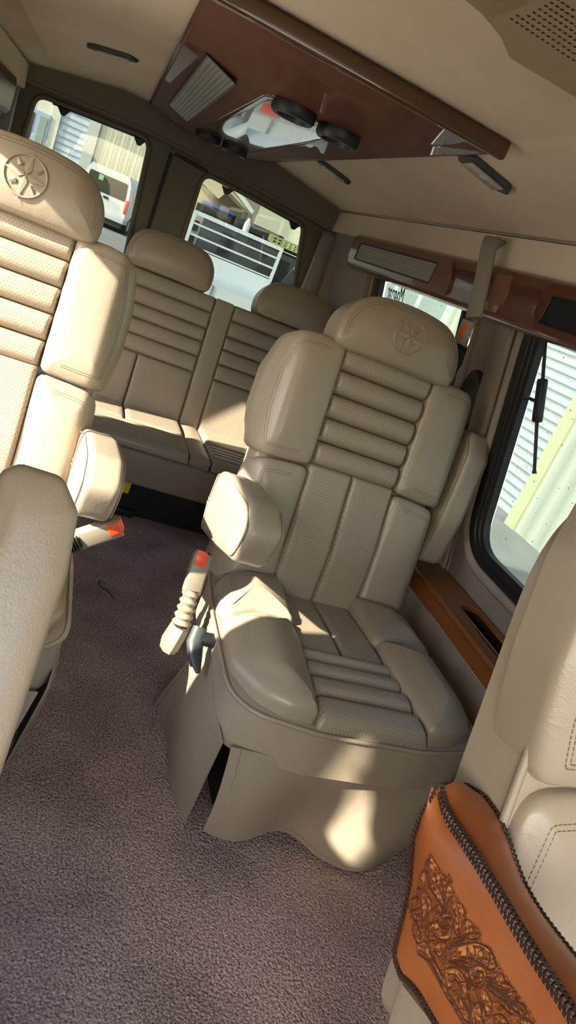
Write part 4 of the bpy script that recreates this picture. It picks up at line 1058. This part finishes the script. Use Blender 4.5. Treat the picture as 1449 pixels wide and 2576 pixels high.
bx(v, 'bumper', (-.93, -.08, .35), (.93, .1, .62), white, .03); bx(v, 'door_handle', (-.02, -.05, .98), (.16, .0, 1.05), M['black']); bx(v, 'underbody', (-.8, .05, .16), (.8, 4.2, .36), M['black'])
# flatbed ute seen end on
u = bt('flatbed_truck', 'white flatbed truck with railed headboard seen through the right back window', 'truck', (2.40, 11.2, GZ))
bx(u, 'tray_deck', (-.92, 0, .78), (.90, 2.75, .84), alum); 
for s in (-.92, .86): bx(u, 'side_rail', (s, 0, .80), (s+.04, 2.75, .99), alum)
hb = bx(u, 'headboard_panel', (-.90, 2.75, .84), (.90, 2.80, 1.16), alum)
bm = B()
for x in (-.88, .88): slab(bm, (x-.03, 2.745, 1.10), (x+.03, 2.805, 1.775))
for z, w_ in ((1.745, .036), (1.56, .017), (1.36, .017), (1.165, .02)): slab(bm, (-.88, 2.75, z-w_), (.88, 2.80, z+w_))
new('headboard_rails', bm, alum, u, False)
for k in range(9): bx(u, 'deck_plank_line', (-.91+.2*k, .0, .8405), (-.90+.2*k, 2.75, .8415), greyp) if k % 2 == 0 else None
bx(u, 'tail_panel', (-.92, -.03, .62), (.90, .0, .86), alum); 
bx(u, 'lamp_bar', (-.92, -.05, .40), (.90, .0, .62), greybox)
bx(u, 'tail_light', (-.84, -.08, .43), (-.52, -.04, .58), redl, .02)
bx(u, 'tail_light', (.52, -.08, .43), (.84, -.04, .58), redl, .02)
pl = bx(u, 'number_plate', (-.47, -.075, .42), (-.10, -.06, .55), mat('white_plate', (.85, .85, .84), .5))
bm = text_bm('000·USZ', .105, Matrix.Translation((-.285, -.078, .485)) @ Matrix.Rotation(R(90), 4, 'X') @ Matrix.Diagonal((.82, 1.1, 1, 1)), .001); new('plate_characters', bm, mat('plate_maroon', (.12, .03, .04), .5), pl, False)
bx(u, 'latch', (.42, -.05, .64), (.45, .0, .86), M['chrome']); bx(u, 'latch', (-.60, -.05, .64), (-.57, .0, .86), M['chrome'])
bx(u, 'cab', (-.85, 2.85, .35), (.85, 4.6, 1.05), greyc, .1)
for s in (-1, 1):
    bm = B(); cyl(bm, (s*.86, .9, .36), (s*.62, .9, .36), .36, n=24); new('wheel', bm, tyre, u)
    bm = B(); cyl(bm, (s*.86, 4.0, .36), (s*.62, 4.0, .36), .36, n=24); new('wheel', bm, tyre, u)
# dark touring vehicle behind
f = bt('dark_camper_vehicle', 'dark vehicle loaded with roof gear behind the white rails', 'vehicle', (3.25, 16.6, GZ), R(2))
bx(f, 'body', (-1.3, 0, .45), (1.25, 1.9, 1.72), steel, .06)
bx(f, 'canopy_window', (-.75, -.02, 1.05), (.95, .02, 1.6), dglass)
cab = bx(f, 'storage_rack', (-1.75, .0, .45), (-1.22, 1.7, 1.78), greybox, .02)
for k in range(4): bx(cab, 'rack_opening', (-1.68, -.03, .55+.28*k), (-1.3, .02, .76+.28*k), M['black'])
bx(f, 'roof_rack', (-1.3, .0, 1.74), (1.45, 1.8, 1.80), M['black'], .01)
bx(f, 'roof_bag', (-.55, .1, 1.80), (.65, 1.5, 2.02), blackp, .04)
for s in (-.9, .9):
    bm = B(); cyl(bm, (s-.15, -.02, .4), (s+.15, -.02, .4), .4, n=24); new('wheel', bm, tyre, f)
g = bt('blue_storage_box', 'blue box strapped on the roof of the dark vehicle', 'box', (2.28, 16.9, GZ+1.81)); bx(g, 'lid', (-.36, -.2, .17), (.36, .3, .25), blue, .02); bx(g, 'tub', (-.34, -.18, .0), (.34, .28, .17), blackp, .02)
g = bt('white_bottle', 'white bottle shaped tank at the edge of the roof rack', 'bottle', (2.95, 16.5, GZ+1.72)); bm = B(); loft(bm, [[V((r_*math.cos(2*math.pi*k/16), r_*.6*math.sin(2*math.pi*k/16), z)) for k in range(16)] for r_, z in ((.001, .0), (.07, .0), (.075, .04), (.075, .24), (.035, .32), (.03, .36), (.001, .36))], True); new('tank', bm, white, g)
g = bt('recovery_boards', 'stacked olive green recovery boards on the roof rack', 'recovery boards', (4.02, 16.45, GZ+1.80), R(3))
for k in range(2):
    bm = B(); plate(bm, [tuple(p) for p in rpoly([(-.52, 0), (.52, 0), (.52, .17), (-.52, .17)], .05)], [[tuple(q) for q in rpoly([(-.42+.12*i, .03+.065*j), (-.345+.12*i, .03+.065*j), (-.345+.12*i, .065+.065*j), (-.42+.12*i, .065+.065*j)], .01, 3)] for i in range(8) for j in range(2)], lambda x, z: V((x, .07*k, z+.0)), ext=(0, .04, 0)); new('board', bm, green, g, False)
# grey car at right edge
g = bt('grey_car', 'grey car door and window at the right end of the white rails', 'car', (4.35, 14.2, GZ))
bx(g, 'body', (-.42, 0, .25), (.58, 1.9, 1.02), greyc, .12)
bm = B(); prism(bm, [(-.36, .2, 1.0), (-.36, 1.9, 1.0), (-.2, 1.7, 1.55), (-.2, .7, 1.55)], (.75, 0, 0)); new('cabin', bm, greyc, g, False)
bm = B(); prism(bm, [(-.365, .45, 1.05), (-.365, 1.8, 1.05), (-.235, 1.65, 1.47), (-.235, .8, 1.47)], (.01, 0, 0)); new('side_window', bm, dglass, g, False)
bm = B(); slab(bm, (-.25, .3, 1.05), (.35, .7, 1.5)); new('rear_window', bm, dglass, g, False)
bx(g, 'door_handle', (-.45, 1.2, .82), (-.41, 1.45, .88), M['black'])
for y in (.6,):
    bm = B(); cyl(bm, (-.43, y, .32), (-.2, y, .32), .32, n=24); new('wheel', bm, tyre, g)
# building with porch behind the truck
b = bt('porch_building', 'tan building with dark door and sloping porch roof behind the dark vehicle', 'building', (3.6, 26, GZ))
bx(b, 'tan_wall', (-1.3, 0, 0), (1.25, .3, 3.6), tanw); bx(b, 'shaded_wall', (-.15, -.15, 0), (1.2, 0, 3.4), mat('shade_toned_wall', (.28, .25, .19), .8))  # shade on the second wall is put into its darker colour
bx(b, 'door', (-.80, -.1, 0), (-.52, .05, 2.1), M['lampf'])
Pq = [at(px, py, 1, 24.5) for px, py in ((500, 452), (530, 428), (548, 437), (600, 492), (633, 535), (612, 520), (575, 480), (550, 500))]
bm = B(); prism(bm, [p-b.location for p in Pq], (0, 2.2, .0)); new('porch_soffit', bm, soff, b, False)
Pq = [at(px, py, 1, 24.3) for px, py in ((548, 430), (556, 430), (606, 482), (640, 532), (633, 538), (600, 494))]
bm = B(); prism(bm, [p-b.location for p in Pq], (0, 2.4, .0)); new('roof_fascia', bm, mat('pale_green_fascia', (.62, .70, .62), .6), b, False)
b = bt('yellow_building', 'pale yellow building wall beyond the loaded roof rack', 'building', (8, 38, GZ)); bx(b, 'wall', (-1.6, 0, 0), (2.6, .3, 4.05), mat('pale_yellow_wall', (.80, .80, .58), .7)); bx(b, 'roof_edge', (-1.7, -.3, 4.0), (2.7, .5, 4.2), greyp)
b = bt('blue_roof_building', 'pale blue roof of a far building', 'building', (7, 46, GZ)); bm = B(); prism(bm, [(-3, 0, 4), (3.5, 0, 4), (1.5, 0, 7.5), (-3, 0, 7.5)], (0, 3, 0)); new('roof', bm, mat('pale_blue_roof', (.55, .70, .74), .5), b, False); bx(b, 'wall', (-3, .2, 0), (3.4, 2.8, 4.1), creamp)
b = bt('ribbed_fence', 'cream ribbed wall at the right end of the right back window', 'wall', (8.6, 27, GZ)); bx(b, 'ribbed_panel', (-.9, 0, 0), (3, .2, 3.0), stripes('cream_wide_ribs', (.80, .78, .62), (.45, .45, .36), 0, .3, .12))
# plant and tree
def bush(name, label, cat, loc, r, n, m, lf):
    t = bt(name, label, cat, loc); bm = B()
    for _ in range(n):
        a = random.uniform(0, 6.28); e = random.uniform(.1, 1.5); rr = r*random.uniform(.55, 1)
        p0 = V((0, 0, r*.2)); d = V((math.cos(a)*math.cos(e), math.sin(a)*math.cos(e), math.sin(e)))
        s = d.cross(V((0, 0, 1))).normalized()*lf; p1 = p0+d*rr*.6; p2 = p0+d*rr-V((0, 0, rr*.15))
        bm.faces.new([bm.verts.new(q) for q in (p1-s*.2-d*rr*.3, p1+s, p2, p1-s)])
    new('foliage', bm, m, t, False); bm = B(); tube(bm, [V((0, 0, 0)), V((0, 0, r*.5))], r*.05, 8); new('stem', bm, M['black'], t); return t
bush('green_shrub', 'bright green grassy shrub by the tan wall in the right back window', 'shrub', (2.95, 24.0, GZ+.15), .62, 260, leafm, .03)
bush('dark_tree', 'dark leafy tree above the yellow building', 'tree', (11.8, 50, 2.2), 3.4, 900, treem, .22)
# ------------------------------------------------------------------ light
w = bpy.data.worlds.new('world'); SC.world = w; w.use_nodes = True; nt = w.node_tree
sky = nt.nodes.new('ShaderNodeTexSky'); sky.sky_type = 'NISHITA'; sky.sun_disc = False; sky.sun_elevation = R(35); sky.sun_rotation = R(225); sky.air_density = 1.0; sky.dust_density = 2.5; sky.ozone_density = 1
bg = nt.nodes['Background']; nt.links.new(sky.outputs[0], bg.inputs[0]); bg.inputs[1].default_value = SKY
sn_ = bpy.data.lights.new('sun', 'SUN'); sn_.energy = SUN; sn_.angle = R(.9); sn_.color = (1, .90, .74)
so_ = bpy.data.objects.new('sun', sn_); COL.objects.link(so_); so_.location = (-6, -6, 6)
so_.rotation_euler = V(SUND).to_track_quat('-Z', 'Y').to_euler()
vs_ = SC.view_settings; vs_.view_transform = 'Standard'; vs_.look = 'None'; vs_.gamma = 1; vs_.use_curve_mapping = False; vs_.exposure = EXPO
cy = SC.cycles; cy.use_denoising = True; cy.use_adaptive_sampling = True; cy.adaptive_threshold = .025; cy.max_bounces = 9; cy.diffuse_bounces = 5; cy.glossy_bounces = 4; cy.transparent_max_bounces = 10; cy.sample_clamp_indirect = 6; cy.caustics_reflective = False; cy.caustics_refractive = False
try: cy.denoiser = 'OPENIMAGEDENOISE'
except Exception: pass
